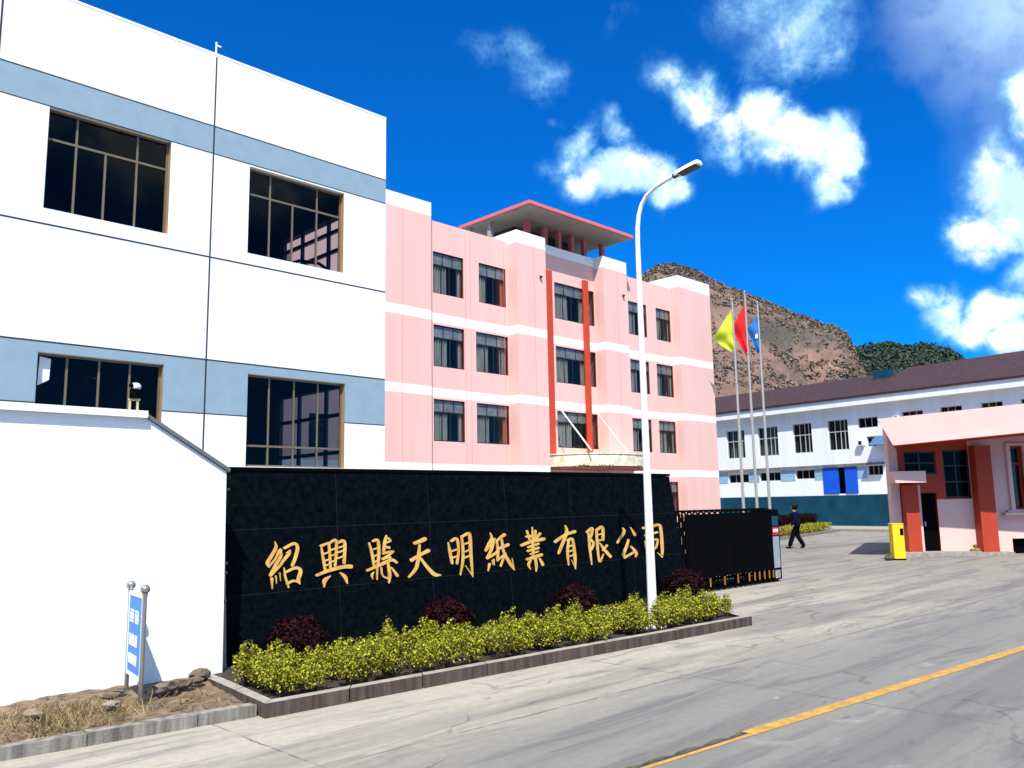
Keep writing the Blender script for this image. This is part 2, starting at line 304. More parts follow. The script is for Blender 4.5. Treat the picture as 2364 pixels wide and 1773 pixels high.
# ---------------------------------------------------------------- mesh helpers
def tag(o, label=None, cat=None, group=None, kind=None):
    for k, v in (('label', label), ('category', cat), ('group', group), ('kind', kind)):
        if v: o[k] = v
    return o
def thing(name, loc, rz, label, cat, group=None):
    o = bpy.data.objects.new(name, None); COL.objects.link(o); o.location = loc; o.rotation_euler = (0, 0, rz); o.empty_display_size = .3
    return tag(o, label, cat, group)
def chain(p):
    m = Matrix()
    while p is not None: m = p.matrix_basis @ m; p = p.parent
    return m
class MB:
    """collects geometry; build() links it as one mesh object"""
    def __init__(s): s.v = []; s.f = []; s.m = []
    def add(s, vs, fs, m=0):
        b = len(s.v); s.v.extend([tuple(q) for q in vs]); s.f.extend([tuple(b + i for i in f) for f in fs]); s.m.extend([m] * len(fs)); return s
    def quad(s, a, b, c, d, m=0): return s.add([a, b, c, d], [(0, 1, 2, 3)], m)
    def box(s, x0, x1, y0, y1, z0, z1, m=0, bev=0.):
        if bev <= 0:
            return s.add([(x0, y0, z0), (x1, y0, z0), (x1, y1, z0), (x0, y1, z0), (x0, y0, z1), (x1, y0, z1), (x1, y1, z1), (x0, y1, z1)],
                  [(3, 2, 1, 0), (4, 5, 6, 7), (0, 1, 5, 4), (1, 2, 6, 5), (2, 3, 7, 6), (3, 0, 4, 7)], m)
        b = bev; vs = []
        for (z, i) in ((z0, b), (z0 + b, 0), (z1 - b, 0), (z1, b)):
            c = b
            vs += [(x0 + i + c * (i == 0) * 1, y0 + i, z), (x1 - i - c * (i == 0), y0 + i, z), (x1 - i, y0 + i + c * (i == 0), z), (x1 - i, y1 - i - c * (i == 0), z),
                   (x1 - i - c * (i == 0), y1 - i, z), (x0 + i + c * (i == 0), y1 - i, z), (x0 + i, y1 - i - c * (i == 0), z), (x0 + i, y0 + i + c * (i == 0), z)]
        fs = [tuple(range(7, -1, -1)), tuple(range(24, 32))]
        for k in range(3):
            for j in range(8): fs.append((k * 8 + j, k * 8 + (j + 1) % 8, k * 8 + 8 + (j + 1) % 8, k * 8 + 8 + j))
        return s.add(vs, fs, m)
    def prism(s, poly, z0, z1, m=0, mt=None, z1f=None):
        n = len(poly); vs = [(x, y, z0) for x, y in poly] + [(x, y, z1) for x, y in poly]
        s.add(vs, [tuple(range(n - 1, -1, -1))] + [(i, (i + 1) % n, n + (i + 1) % n, n + i) for i in range(n)], m)
        return s.add([(x, y, z1) for x, y in poly], [tuple(range(n))], m if mt is None else mt)
    def tube(s, path, rad, n=12, m=0, cap=True):
        path = [Vector(p) for p in path]; rad = rad if isinstance(rad, (list, tuple)) else [rad] * len(path); rings = []
        up = Vector((0, 0, 1)); d0 = (path[1] - path[0]).normalized()
        a = d0.orthogonal().normalized()
        for i, p in enumerate(path):
            d = (path[min(i + 1, len(path) - 1)] - path[max(i - 1, 0)]).normalized()
            a = (a - d * a.dot(d)).normalized(); b = d.cross(a)
            rings.append([p + (a * math.cos(2 * math.pi * k / n) + b * math.sin(2 * math.pi * k / n)) * rad[i] for k in range(n)])
        vs = [q for r in rings for q in r]; fs = []
        for i in range(len(path) - 1):
            for k in range(n): fs.append((i * n + k, i * n + (k + 1) % n, (i + 1) * n + (k + 1) % n, (i + 1) * n + k))
        if cap: fs += [tuple(range(n - 1, -1, -1)), tuple(range((len(path) - 1) * n, len(path) * n))]
        return s.add(vs, fs, m)
    def ball(s, c, r, n=14, m=0, sz=(1, 1, 1)):
        vs = []; fs = []
        for i in range(n // 2 + 1):
            t = math.pi * i / (n // 2)
            for k in range(n): vs.append((c[0] + r * sz[0] * math.sin(t) * math.cos(2 * math.pi * k / n), c[1] + r * sz[1] * math.sin(t) * math.sin(2 * math.pi * k / n), c[2] + r * sz[2] * math.cos(t)))
        for i in range(n // 2):
            for k in range(n): fs.append((i * n + k, (i + 1) * n + k, (i + 1) * n + (k + 1) % n, i * n + (k + 1) % n))
        return s.add(vs, fs, m)
    def build(s, name, mats, parent=None, world=False, smooth=False):
        me = bpy.data.meshes.new(name); vs = s.v
        if world and parent is not None:
            iv = chain(parent).inverted(); vs = [tuple(iv @ Vector(q)) for q in vs]
        me.from_pydata(vs, [], s.f)
        for mm in (mats if isinstance(mats, (list, tuple)) else [mats]): me.materials.append(mm)
        me.polygons.foreach_set('material_index', s.m)
        if smooth: me.polygons.foreach_set('use_smooth', [True] * len(s.f))
        me.update()
        if smooth:
            try: me.set_sharp_from_angle(angle=R_(40))
            except Exception: pass
        o = bpy.data.objects.new(name, me); COL.objects.link(o)
        if parent is not None: o.parent = parent
        return o
def copy_tree(o, parent=None):
    c = o.copy(); COL.objects.link(c); c.parent = parent
    for ch in list(o.children): copy_tree(ch, c)
    return c
class Frame:
    """wall frame: u along, v up, n outward"""
    def __init__(s, o, u, n): s.o = Vector(o); s.u = Vector(u); s.n = Vector(n)
    def p(s, u, v, n=0): return tuple(s.o + s.u * u + Vector((0, 0, 1)) * v + s.n * n)
    def box(s, mb, u0, u1, v0, v1, n0, n1, m=0):
        P = s.p
        mb.add([P(u0, v0, n0), P(u1, v0, n0), P(u1, v0, n1), P(u0, v0, n1), P(u0, v1, n0), P(u1, v1, n0), P(u1, v1, n1), P(u0, v1, n1)],
               [(0, 1, 2, 3), (7, 6, 5, 4), (4, 5, 1, 0), (5, 6, 2, 1), (6, 7, 3, 2), (7, 4, 0, 3)], m)
def wall(mb, F, u0, u1, v0, v1, holes=(), t=.25, vbreaks=(), mf=lambda u, v: 0, rev=0, rev_right=None, ends=(True, True), top=0, back=0):
    us = sorted({round(q, 4) for q in [u0, u1] + [h[0] for h in holes] + [h[1] for h in holes] if u0 <= q <= u1})
    vs = sorted({round(q, 4) for q in [v0, v1] + list(vbreaks) + [h[2] for h in holes] + [h[3] for h in holes] if v0 <= q <= v1})
    P = F.p
    for a, b in zip(us, us[1:]):
        for c, d in zip(vs, vs[1:]):
            cu, cv = (a + b) / 2, (c + d) / 2
            if any(h[0] < cu < h[1] and h[2] < cv < h[3] for h in holes): continue
            mb.quad(P(a, c), P(b, c), P(b, d), P(a, d), mf(cu, cv)); mb.quad(P(b, c, -t), P(a, c, -t), P(a, d, -t), P(b, d, -t), back)
    for (a, b, c, d) in [h[:4] for h in holes]:
        rr = rev if rev_right is None else rev_right
        mb.quad(P(a, c), P(a, d), P(a, d, -t), P(a, c, -t), rev); mb.quad(P(b, d), P(b, c), P(b, c, -t), P(b, d, -t), rr)
        mb.quad(P(a, d), P(b, d), P(b, d, -t), P(a, d, -t), rev); mb.quad(P(b, c), P(a, c), P(a, c, -t), P(b, c, -t), rev)
    mb.quad(P(u0, v1), P(u1, v1), P(u1, v1, -t), P(u0, v1, -t), top)
    if ends[0]: mb.quad(P(u0, v0, -t), P(u0, v0), P(u0, v1), P(u0, v1, -t), 0)
    if ends[1]: mb.quad(P(u1, v0), P(u1, v0, -t), P(u1, v1, -t), P(u1, v1), 0)
def window(parent, F, u0, u1, v0, v1, n, fm, gm, vb=(), hb=(), t=.05, dp=.06, world=True, pane=True):
    """vb: (u, v0, v1) upright bars; hb: (v, u0, u1) cross bars; n: depth of the frame's face behind the wall face"""
    mb = MB()
    F.box(mb, u0 + .002, u0 + t, v0 + .002, v1 - .002, -n - dp, -n); F.box(mb, u1 - t, u1 - .002, v0 + .002, v1 - .002, -n - dp, -n)
    F.box(mb, u0 + t, u1 - t, v0 + .002, v0 + t, -n - dp, -n); F.box(mb, u0 + t, u1 - t, v1 - t, v1 - .002, -n - dp, -n)
    for (v, a, b) in hb: F.box(mb, a, b, v - t / 2, v + t / 2, -n - dp + .004, -n - .004)
    for (u, a, b) in vb: F.box(mb, u - t * .45, u + t * .45, a, b, -n - dp + .008, -n - .008)
    w = mb.build('window', fm, parent, world)
    if pane:
        g = MB(); P = F.p; g.quad(P(u0 + t, v0 + t, -n - dp / 2), P(u1 - t, v0 + t, -n - dp / 2), P(u1 - t, v1 - t, -n - dp / 2), P(u0 + t, v1 - t, -n - dp / 2)); g.build('pane', gm, w, world)
    return w
def curtain(parent, F, u0, u1, v0, v1, n, m, amp=.05, wl=.16, world=True):
    mb = MB(); k = max(6, int((u1 - u0) / wl * 8)); pts = [(u0 + (u1 - u0) * i / k, -n + amp * math.sin(2 * math.pi * (u1 - u0) * i / k / wl + n * 40)) for i in range(k + 1)]
    vs = [F.p(u, v0, q) for u, q in pts] + [F.p(u, v1, q) for u, q in pts]
    mb.add(vs, [(i, i + 1, k + 2 + i, k + 1 + i) for i in range(k)]); return mb.build('curtain', m, parent, world, smooth=True)
def np_mesh(name, verts, nper, m, parent=None, smooth=False):
    """verts (n, nper, 3): n separate polygons"""
    n = len(verts); me = bpy.data.meshes.new(name); me.vertices.add(n * nper); me.vertices.foreach_set('co', np.asarray(verts, np.float32).ravel())
    me.loops.add(n * nper); me.loops.foreach_set('vertex_index', np.arange(n * nper, dtype=np.int32))
    me.polygons.add(n); me.polygons.foreach_set('loop_start', np.arange(0, n * nper, nper, dtype=np.int32)); me.polygons.foreach_set('loop_total', np.full(n, nper, np.int32))
    me.update(calc_edges=True); me.validate(); me.materials.append(m)
    o = bpy.data.objects.new(name, me); COL.objects.link(o)
    if parent is not None: o.parent = parent
    return o
def leaves(pos, outdir, size, aspect=.55, up=.25):
    """leaf-sized quads (rhombs) at pos, roughly facing outdir"""
    n = len(pos); d = outdir + rng.normal(0, .75, (n, 3)); d[:, 2] += up; d /= np.linalg.norm(d, axis=1)[:, None] + 1e-9
    a = rng.normal(0, 1, (n, 3)); a -= d * (a * d).sum(1)[:, None]; a /= np.linalg.norm(a, axis=1)[:, None] + 1e-9
    b = np.cross(d, a); s = (size * rng.uniform(.65, 1.3, n))[:, None]
    tip = pos + a * s * .5 ; tail = pos - a * s * .5; l = pos + b * s * .5 * aspect + d * s * .08; r = pos - b * s * .5 * aspect + d * s * .08
    return np.stack([tail, r, tip, l], 1)

# ================================================================ ground
def sheet(name, poly, z, m, kind='structure'):
    mb = MB(); mb.add([(x, y, z) for x, y in poly], [tuple(range(len(poly)))]); return tag(mb.build(name, m), kind=kind)
sheet('ground', [(-2500, -2500), (2500, -2500), (2500, 2500), (-2500, 2500)], -.06, M['dirt'])
sheet('concrete_road', [(-60, -60), (90, -60), (90, 70), (-60, 70)], 0, M['road'])
def strip(name, pts, w, z, m):
    mb = MB()
    for (a, b) in zip(pts, pts[1:]):
        a = Vector((*a, 0)); b = Vector((*b, 0)); d = (b - a).normalized(); s = Vector((-d.y, d.x, 0)) * w / 2
        mb.quad((a - s + Vector((0, 0, z))), (b - s + Vector((0, 0, z))), (b + s + Vector((0, 0, z))), (a + s + Vector((0, 0, z))))
    return tag(mb.build(name, m), kind='structure')
strip('road_marking', [(7.08, 4.20), (13.5, 3.60), (22, 2.8), (40, 1.1)], .15, .004, M['yline'])
strip('worn_road_marking', [(2.4, 4.62), (4.6, 4.43), (5.2, 4.37)], .05, .0045, M['yline'])
# the worn, broken stretch: ragged dark patch with a faded yellow rim
mb = MB(); top, bot = [], []
for i in range(41):
    x = 2.0 + (7.08 - 2.0) * i / 40; y = 4.66 - (x - 2.0) * .0905; wv = .045 + .025 * math.sin(i * 2.1) + .015 * random.random()
    top.append((x, y + wv, .006)); bot.append((x, y + .012 - .02 * random.random(), .006))
mb.add(top + bot, [(i, 41 + i, 42 + i, 1 + i) for i in range(40)]); tag(mb.build('road_crack', M['worn']), kind='structure')
strip('faded_road_marking', [(2.0, 4.61), (5.0, 4.345), (7.08, 4.155)], .05, .004, M['yline'])

# ================================================================ white factory building
wb = thing('factory_building', (15.4, 21.33, 0), 0, 'tall white factory building with blue-grey horizontal bands and large dark windows', 'building')
F = Frame((0, 21.33, 0), (1, 0, 0), (0, -1, 0)); XL, XR = -6.0, 15.40; YB = 40.0
holes = []
upper = [(5.45, 8.41, 9.29, 11.86), (10.66, 13.81, 9.24, 11.80), (.25, 3.2, 9.32, 11.88), (-4.9, -2.0, 9.3, 11.9)]
lower = [(5.54, 8.46, 3.25, 5.82), (10.78, 13.93, 3.25, 5.81), (.3, 3.25, 3.25, 5.85), (-4.9, -2.0, 3.25, 5.85)]
def wbm(u, v): return 1 if (11.86 < v < 12.66) or (4.62 < v < 6.07) else 0
mb = MB()
wall(mb, F, XL, XR, 0, 14.76, upper + lower, .3, (4.62, 6.07, 11.86, 12.66), wbm, rev=0, rev_right=2, back=3)
S = Frame((XR, 21.33, 0), (0, 1, 0), (1, 0, 0))
side = [(.95, 6.3, 9.25, 12.02), (.95, 6.3, 3.25, 6.05)]
wall(mb, S, .301, YB - 21.33, 0, 14.75, side, .3, (4.62, 6.07, 11.86, 12.66), wbm, rev=3, back=3)
S2 = Frame((XL, YB, 0), (0, -1, 0), (-1, 0, 0)); wall(mb, S2, 0, YB - 21.64, 0, 14.75, (), .3, back=3)
S3 = Frame((XR - .302, YB, 0), (-1, 0, 0), (0, 1, 0)); wall(mb, S3, 0, XR - XL - .604, 0, 14.75, (), .3, back=3)
mb.build('wall', [M['white'], M['band_blue'], M['jamb'], M['inner']], wb, True)
mb = MB(); mb.box(XL + .31, XR - .31, 21.64, YB - .31, 14.2, 14.4); mb.build('roof', M['soffit'], wb, True)
mb = MB()
for z in (2.9, 6.6, 8.8, 12.6): mb.box(XL + .31, XR - .31, 21.64, YB - .31, z, z + .2)
mb.box(XL + .31, XR - .31, 29.6, 29.8, 3.1, 14.1)
mb.build('floor_slab', M['inner'], wb, True)
mb = MB()   # dark joints scored in the render, 3 mm proud
for (v, a) in ((12.66, .035), (11.86, .03), (8.90, .045), (6.07, .04)):
    F.box(mb, XL, XR - .002, v - a / 2, v + a / 2, -.01, .003)
for (a, b) in ((XL, .3), (3.25, 5.54), (8.46, 10.78), (13.93, XR - .002)): F.box(mb, a, b, 4.605, 4.635, -.01, .003)
for u in (4.31, 9.575, -1.0): F.box(mb, u - .022, u + .022, 3.0 if u > 9 else 0, 14.72, -.01, .0045)
mb.build('expansion_joint', M['joint'], wb, True)
mb = MB(); mb.box(XL - .008, XR + .008, 21.322, 21.64, 14.762, 14.83); mb.build('parapet_coping', M['white'], wb, True)
for (a, b, c, d) in upper:
    w_ = b - a; m1, m2, m3 = a + w_ * .235, a + w_ * .47, a + w_ * .73; hv = d - (d - c) * .295
    window(wb, F, a, b, c, d, .16, M['frame_tan'], M['glass_dark'], [(m1, c + .05, d - .05), (m3, c + .05, d - .05), (m2, c + .05, hv)], [(hv, a + .05, b - .05)], .055, .07)
for (a, b, c, d) in lower:
    w_ = b - a
    window(wb, F, a, b, c, d, .16, M['frame_tan'], M['glass_dark'], [(a + w_ * k, c + .05, d - .05) for k in (.235, .485, .735)], [(c + .58, a + .05, b - .05)], .055, .07)
for (a, b, c, d), hs in zip(side, ([.45, 1.15], [.9, 2.15])):
    mb = MB()
    for q in (a + .03, 2.2, 3.15, 4.9, b - .03): S.box(mb, q - .06, q + .06, c, d, -.2, -.1)
    for h in hs: S.box(mb, a, b, d - h - .06, d - h + .06, -.204, -.096)
    mb.build('window_frame', M['frame_dark'], wb, True)
mb = MB(); P_ = S.p
mb.tube([P_(.97, 9.3, -.25), P_(2.2, 9.75, -.25), P_(3.6, 10.6, -.25), P_(4.9, 11.0, -.25), P_(6.2, 11.1, -.25)], .06, 8); mb.build('stair_rail', M['frame_dark'], wb, True)
mb = MB(); mb.tube([(9.58, 21.4, 14.83), (9.58, 21.4, 15.15)], .022, 8); mb.ball((9.58, 21.4, 15.17), .035, 8); mb.box(9.56, 9.72, 21.385, 21.415, 15.1, 15.13); mb.build('lightning_rod', M['lamp_white'], wb, True)
mb = MB(); mb.add([(5.62, 21.52, 5.05), (5.86, 21.52, 5.2), (5.88, 21.52, 5.7), (5.64, 21.52, 5.74), (5.62, 21.5, 5.4)], [(0, 1, 2, 3, 4)]); 
mb.build('paper_notice', M['sign_white'], wb, True)

# ================================================================ pink office building
pb = thing('office_building', (34, 29.9, 0), 0, 'four-storey pink office building with white bands, orange-red columns and a rooftop pavilion', 'building')
YP = 29.9
BANDS = [(3.60, 4.02), (7.12, 7.54), (10.67, 11.11)]
bz = tuple(q for b in BANDS for q in b)
def pm(cap): return lambda u, v: 1 if v > cap or any(a < v < b for a, b in BANDS) else 0
rows = [(12.09, 14.12), (8.57, 10.56), (5.06, 7.02), (1.2, 3.3)]
ZT = {'bayl': 16.40, 'w': 15.62, 'pier': 16.12, 'rec': 16.10, 'bayr': 16.40}
def front(x0, x1, y, zt, cap, holes=(), ends=(True, True)):
    Fr = Frame((0, y, 0), (1, 0, 0), (0, -1, 0))
    wall(PW, Fr, x0, x1, 0, zt, holes, .25, bz + (cap,) if cap < zt else bz, pm(cap), rev=2, top=1 if cap < zt else 0, ends=ends, back=3)
def ret(x, y0, y1, zt, cap, nx):
    """return wall at x from y0 (front) to y1; nx = -1 faces left"""
    Fr = Frame((x, y1 if nx < 0 else y0, 0), (0, -1 if nx < 0 else 1, 0), (nx, 0, 0))
    wall(PW, Fr, 0, y1 - y0, 0, zt, (), .22, bz + (cap,) if cap < zt else bz, pm(cap), top=1, back=3)
PW = MB()
wins = []
front(15.9, 24.0, 29.6, ZT['bayl'] - .06, 15.68, [(17.64, 18.42, 4.45, 5.9)])
h1 = [(24.34, 26.25, *rows[0]), (27.28, 29.14, *rows[0])] + [(24.36, 26.27, *r) for r in rows[1:]] + [(27.05, 29.24, *r) for r in rows[1:]]
front(24.001, 29.279, YP, ZT['w'], 99, h1)
front(29.28, 31.45, 29.2, ZT['pier'], 15.45, ends=(False, False))
h2 = [(32.85, 35.40, *r) for r in rows[:3]] + [(35.62, 36.2, *r) for r in rows[:3]] + [(32.9, 35.4, .3, 3.0)]
front(31.451, 36.249, YP, ZT['rec'], 15.60, h2)
front(36.25, 38.43, 29.2, ZT['pier'], 15.45, ends=(False, False))
h3 = [(39.40, 41.2, *rows[0]), (42.2, 43.72, *rows[0])] + [(39.40, 41.26, *r) for r in rows[1:]] + [(42.05, 43.78, *r) for r in rows[1:]]
front(38.431, 43.859, YP, ZT['w'], 99, h3)
front(43.86, 47.55, 29.3, ZT['bayr'], 15.64, ends=(False, False))
ret(24.0, 29.601, 29.899, ZT['bayl'] - .06, 15.68, 1)
ret(29.28, 29.201, 31.0, ZT['pier'], 15.45, -1); ret(31.45, 29.201, 30.4, ZT['pier'], 15.45, 1)
ret(36.25, 29.201, 30.4, ZT['pier'], 15.45, -1); ret(38.43, 29.201, 31.0, ZT['pier'], 15.45, 1)
ret(43.86, 29.301, 31.5, ZT['bayr'], 15.64, -1); ret(47.55, 29.301, 43.0, ZT['bayr'], 15.64, 1)
ret(15.9, 29.601, 43.0, ZT['bayl'] - .06, 15.68, -1)
PW.box(15.9, 47.55, 43.001, 43.25, 0, 15.6)
PW.box(29.28, 31.45, 30.99, 31.2, 15.2, 16.12, 1); PW.box(36.25, 38.43, 30.99, 31.2, 15.2, 16.12, 1)
PW.box(43.86, 47.3, 32.0, 32.2, 15.2, 16.4, 1); PW.box(16.2, 24.0, 32.0, 32.2, 15.2, 16.4, 1); 
PW.build('wall', [M['pink'], M['pink_white'], M['reveal_red'], M['inner_mid']], pb, True)
mb = MB(); mb.box(16.15, 47.3, 30.16, 43.0, 15.0, 15.18); mb.build('roof', M['soffit'], pb, True)
mb = MB()
for z in (-.02, 3.75, 7.3, 10.85, 14.6): mb.box(16.15, 47.3, 30.16, 34.0, z, z + .15)
mb.box(16.15, 47.3, 33.5, 33.7, 0, 15.0)
for x in (24.2, 26.6, 29.3, 31.5, 36.3, 38.4, 41.7, 43.85): mb.box(x - .08, x + .08, 30.16, 33.5, 0, 15.0)
mb.build('floor_slab', M['inner_mid'], pb, True)
FP = Frame((0, YP, 0), (1, 0, 0), (0, -1, 0)); FB = Frame((0, 29.6, 0), (1, 0, 0), (0, -1, 0))
def pink_window(Fr, a, b, c, d, kind):
    w_ = b - a; tv = d - (d - c) * .30; k = .05
    if kind == 'slim':
        window(pb, Fr, a, b, c, d, .07, M['frame_dark'], M['glass_pink'], [], [(tv, a + k, b - k)], .045, .05)
        return
    vb = [(a + w_ * q, tv, d - k) for q in (.34, .67)] + [(a + w_ * q, c + k, tv) for q in (.29, .56, .80)]
    w = window(pb, Fr, a, b, c, d, .07, M['frame_dark'], M['glass_pink'], vb, [(tv, a + k, b - k)], .045, .05)
    mb = MB(); P = Fr.p; mb.quad(P(a + k, tv + .02, -.098), P(b - k, tv + .02, -.098), P(b - k, d - k, -.098), P(a + k, d - k, -.098)); mb.build('transom_pane', M['transom'], w, True)
    top = tv - .02 if random.random() < .7 else d - .06
    curtain(pb, Fr, a + .07, a + w_ * random.uniform(.34, .52), c + .06, top, .17, M['curtain'])
    if random.random() < .8: curtain(pb, Fr, b - w_ * random.uniform(.14, .24), b - .06, c + .06, top, .18, M['curtain'] if random.random() < .75 else M['curtain_red'])
for (a, b, c, d) in h1 + h3: pink_window(FP, a, b, c, d, 'wide')
for (a, b, c, d) in h2[:3]: pink_window(FP, a, b, c, d, 'wide')
for (a, b, c, d) in h2[3:6]: pink_window(FP, a, b, c, d, 'slim')
pink_window(FB, 17.64, 18.42, 4.45, 5.9, 'slim')
mb = MB(); FP.box(mb, 32.95, 34.12, .32, 2.98, -.2, -.12); FP.box(mb, 34.16, 35.35, .32, 2.98, -.2, -.12); mb.build('entrance_door', M['frame_dark'], pb, True)
for x, y, z1 in ((22.33, 29.6, 15.55), (26.38, 29.9, 15.5), (26.72, 29.9, 15.5), (29.02, 29.9, 15.5), (30.55, 29.2, 15.35), (37.5, 29.2, 15.35)):
    mb = MB(); mb.box(x - .007, x + .007, y - .003, y + .02, 4.05, z1); mb.build('groove', M['pink_dark'], pb, True)   # scored lines in the render
for x0 in (31.87, 35.06):
    mb = MB(); mb.box(x0 + (.12 if x0 < 33 else .10), x0 + (.58 if x0 < 33 else .50), 29.66 if x0 < 33 else 29.74, 29.897, 4.3, 14.62, 0, .015); mb.build('column', M['orange'], pb, True)
for x, z in ((31.0, 13.9), (38.0, 14.05)):
    mb = MB(); mb.ball((x, 29.13, z), .09, 10, 0, (1, 1, .8)); mb.box(x - .02, x + .02, 29.14, 29.198, z - .02, z + .05); mb.build('spot_lamp', M['frame_dark'], pb, True)
# entrance canopy: bowed stone-clad parapet on a slab
ca = MB(); arc = []
for i in range(33):
    t = math.pi * i / 32; arc.append((35.2 - 3.45 * math.cos(t), 29.88 - 3.1 * math.sin(t) ** .8))
ca.prism(arc, 3.98, 4.58); canopy = ca.build('entrance_canopy', M['stone'], pb, True)
mb = MB(); sm = [(35.2 + (x - 35.2) * .97, 29.85 + (y - 29.85) * .97) for x, y in arc]; mb.prism(sm, 3.86, 3.977); mb.build('soffit', M['pink_dark'], canopy, True)
mb = MB(); sm2 = [(35.2 + (x - 35.2) * 1.012, 29.87 + (y - 29.87) * 1.012) for x, y in arc]; mb.prism(sm2, 4.581, 4.65); mb.build('coping', M['stone'], canopy, True)
pos = []; 
for i in range(900):
    k = random.random() * 31; j = int(k); fr = k - j; x = arc[j][0] * (1 - fr) + arc[j + 1][0] * fr; y = arc[j][1] * (1 - fr) + arc[j + 1][1] * fr
    if math.sin(x * 5.3) + math.sin(x * 2.1 + 1) > .1: pos.append((x - canopy.parent.location.x, y - .04 - canopy.parent.location.y, 3.97 + random.uniform(-.12, .06)))
pos = np.array(pos); np_mesh('moss', leaves(pos, np.tile([0, -1., -.3], (len(pos), 1)), .09), 4, M['moss'], canopy)
for (x, xe, r) in ((32.3, 32.5, .04), (35.3, 35.5, .018)):
    mb = MB(); mb.tube([(x, 29.44, 7.30), (xe, 27.3, 4.72)], r, 8); mb.box(x - .09, x + .09, 29.36, 29.46, 7.22, 7.42); mb.build('stay_rod', M['lamp_white'], pb, True)
# rooftop pavilion
mb = MB(); mb.box(29.6, 38.35, 28.53, 34.1, 17.42, 17.62, 0, .02); rf = mb.build('pavilion_roof', M['pink_dark'], pb, True)
mb = MB(); mb.box(29.68, 38.27, 28.61, 34.02, 17.385, 17.418); mb.build('soffit', M['soffit'], rf, True)
for x in (31.5, 32.85, 34.0, 35.1, 36.2, 38.3):
    xx = min(x, 37.85); mb = MB(); mb.box(xx - .20 if x == 31.5 else xx - .13, xx + .13, 30.42, 30.66, 15.18, 17.384); mb.build('pavilion_column', M['pink_dark'] if x > 32 else M['pink_dark'], pb, True)
for x, y in ((29.95, 33.5), (30.0, 31.9), (37.8, 33.5)):
    mb = MB(); mb.box(x - .12, x + .12, y - .12, y + .12, 15.18, 17.384); mb.build('pavilion_column', M['soffit'], pb, True)
mb = MB(); mb.box(31.5, 36.3, 31.6, 33.6, 15.18, 17.384); mb.build('stair_house', M['inner'], pb, True)
mb = MB(); mb.tube([(47.75, 29.6, 0), (47.75, 29.6, 12.1), (47.75, 29.62, 12.5)], .06, 8)
for z in (2, 5, 8, 11): mb.box(47.55, 47.82, 29.56, 29.68, z, z + .08)
mb.build('drainpipe', M['lamp_white'], pb, True)

# ================================================================ long white building at the right
rb = thing('workshop_building', (59.17, 23.11, 0), 0, 'long low white workshop with maroon shingle roof, blue double door and teal painted base', 'building')
FR = Frame((59.17, 23.11, 0), (.1392, .9903, 0), (-.9903, .1392, 0))
big = [(11.95, 13.78, 5.49, 7.78), (8.77, 10.64, 5.52, 7.8), (5.76, 7.41, 5.56, 7.81), (2.78, 4.42, 5.6, 7.82)]
small = [(.47, 1.98, 7.05, 7.78), (-2.78, -1.3, 7.12, 7.92), (-5.35, -3.93, 7.15, 7.97), (-7.83, -6.53, 7.15, 7.97), (-10.3, -8.87, 7.15, 7.97), (.71, 1.39, 5.69, 6.42)]
low = [(11.76, 13.78, 3.50, 4.2), (8.75, 10.7, 3.55, 4.24), (5.76, 7.4, 3.6, 4.3), (.36, 1.5, 3.7, 4.38)]
door = [(2.3, 5.07, 2.45, 4.36)]
mb = MB(); wall(mb, FR, -15, 22, 0, 9.2, big + small + low + door, .3, (), lambda u, v: 0, rev=0, back=1)
S = Frame(FR.p(22, 0), (.9903, -.1392, 0), (.1392, .9903, 0)); wall(mb, S, .305, 13, 0, 9.2, (), .3, back=1)
S = Frame(FR.p(-15, 0, -13), (-.9903, .1392, 0), (-.1392, -.9903, 0)); wall(mb, S, 0, 12.69, 0, 9.2, (), .3, back=1)
mb.build('wall', [M['white'], M['inner']], rb, True)
mb = MB(); FR.box(mb, -14.9, 21.9, .01, 9.1, -3.2, -3.0)
for u in (1.4, 5.2): FR.box(mb, u - .8, u - .7, .01, 9.1, -3.0, -.31)
FR.box(mb, -14.9, 21.9, 4.6, 4.75, -3.0, -.31); FR.box(mb, -14.9, 21.9, 2.2, 2.35, -3.0, -.31); mb.build('partition', M['inner'], rb, True)
mb = MB(); FR.box(mb, -15, 2.27, .01, 2.36, -.01, .03); FR.box(mb, 2.27, 22, .01, 2.34, -.01, .031); mb.build('dado', M['teal'], rb, True)
mb = MB()
for a, b in ((1.55, 2.27), (5.1, 5.74), (7.42, 8.73), (10.72, 11.74), (13.8, 20)):
    mb = MB(); FR.box(mb, a, b, 3.5, 4.3, -.01, .02); mb.build('blue_glass_panel', M['pale_blue'], rb, True)
mb = MB(); FR.box(mb, .2, 20, 4.44, 4.58, -.01, .18); mb.build('ledge', M['kerb'], rb, True)
mb = MB(); FR.box(mb, -15.3, 22.3, 8.68, 9.21, .42, .56); FR.box(mb, -15.3, 22.3, 8.68, 8.74, .0, .42); mb.build('fascia', M['white'], rb, True)
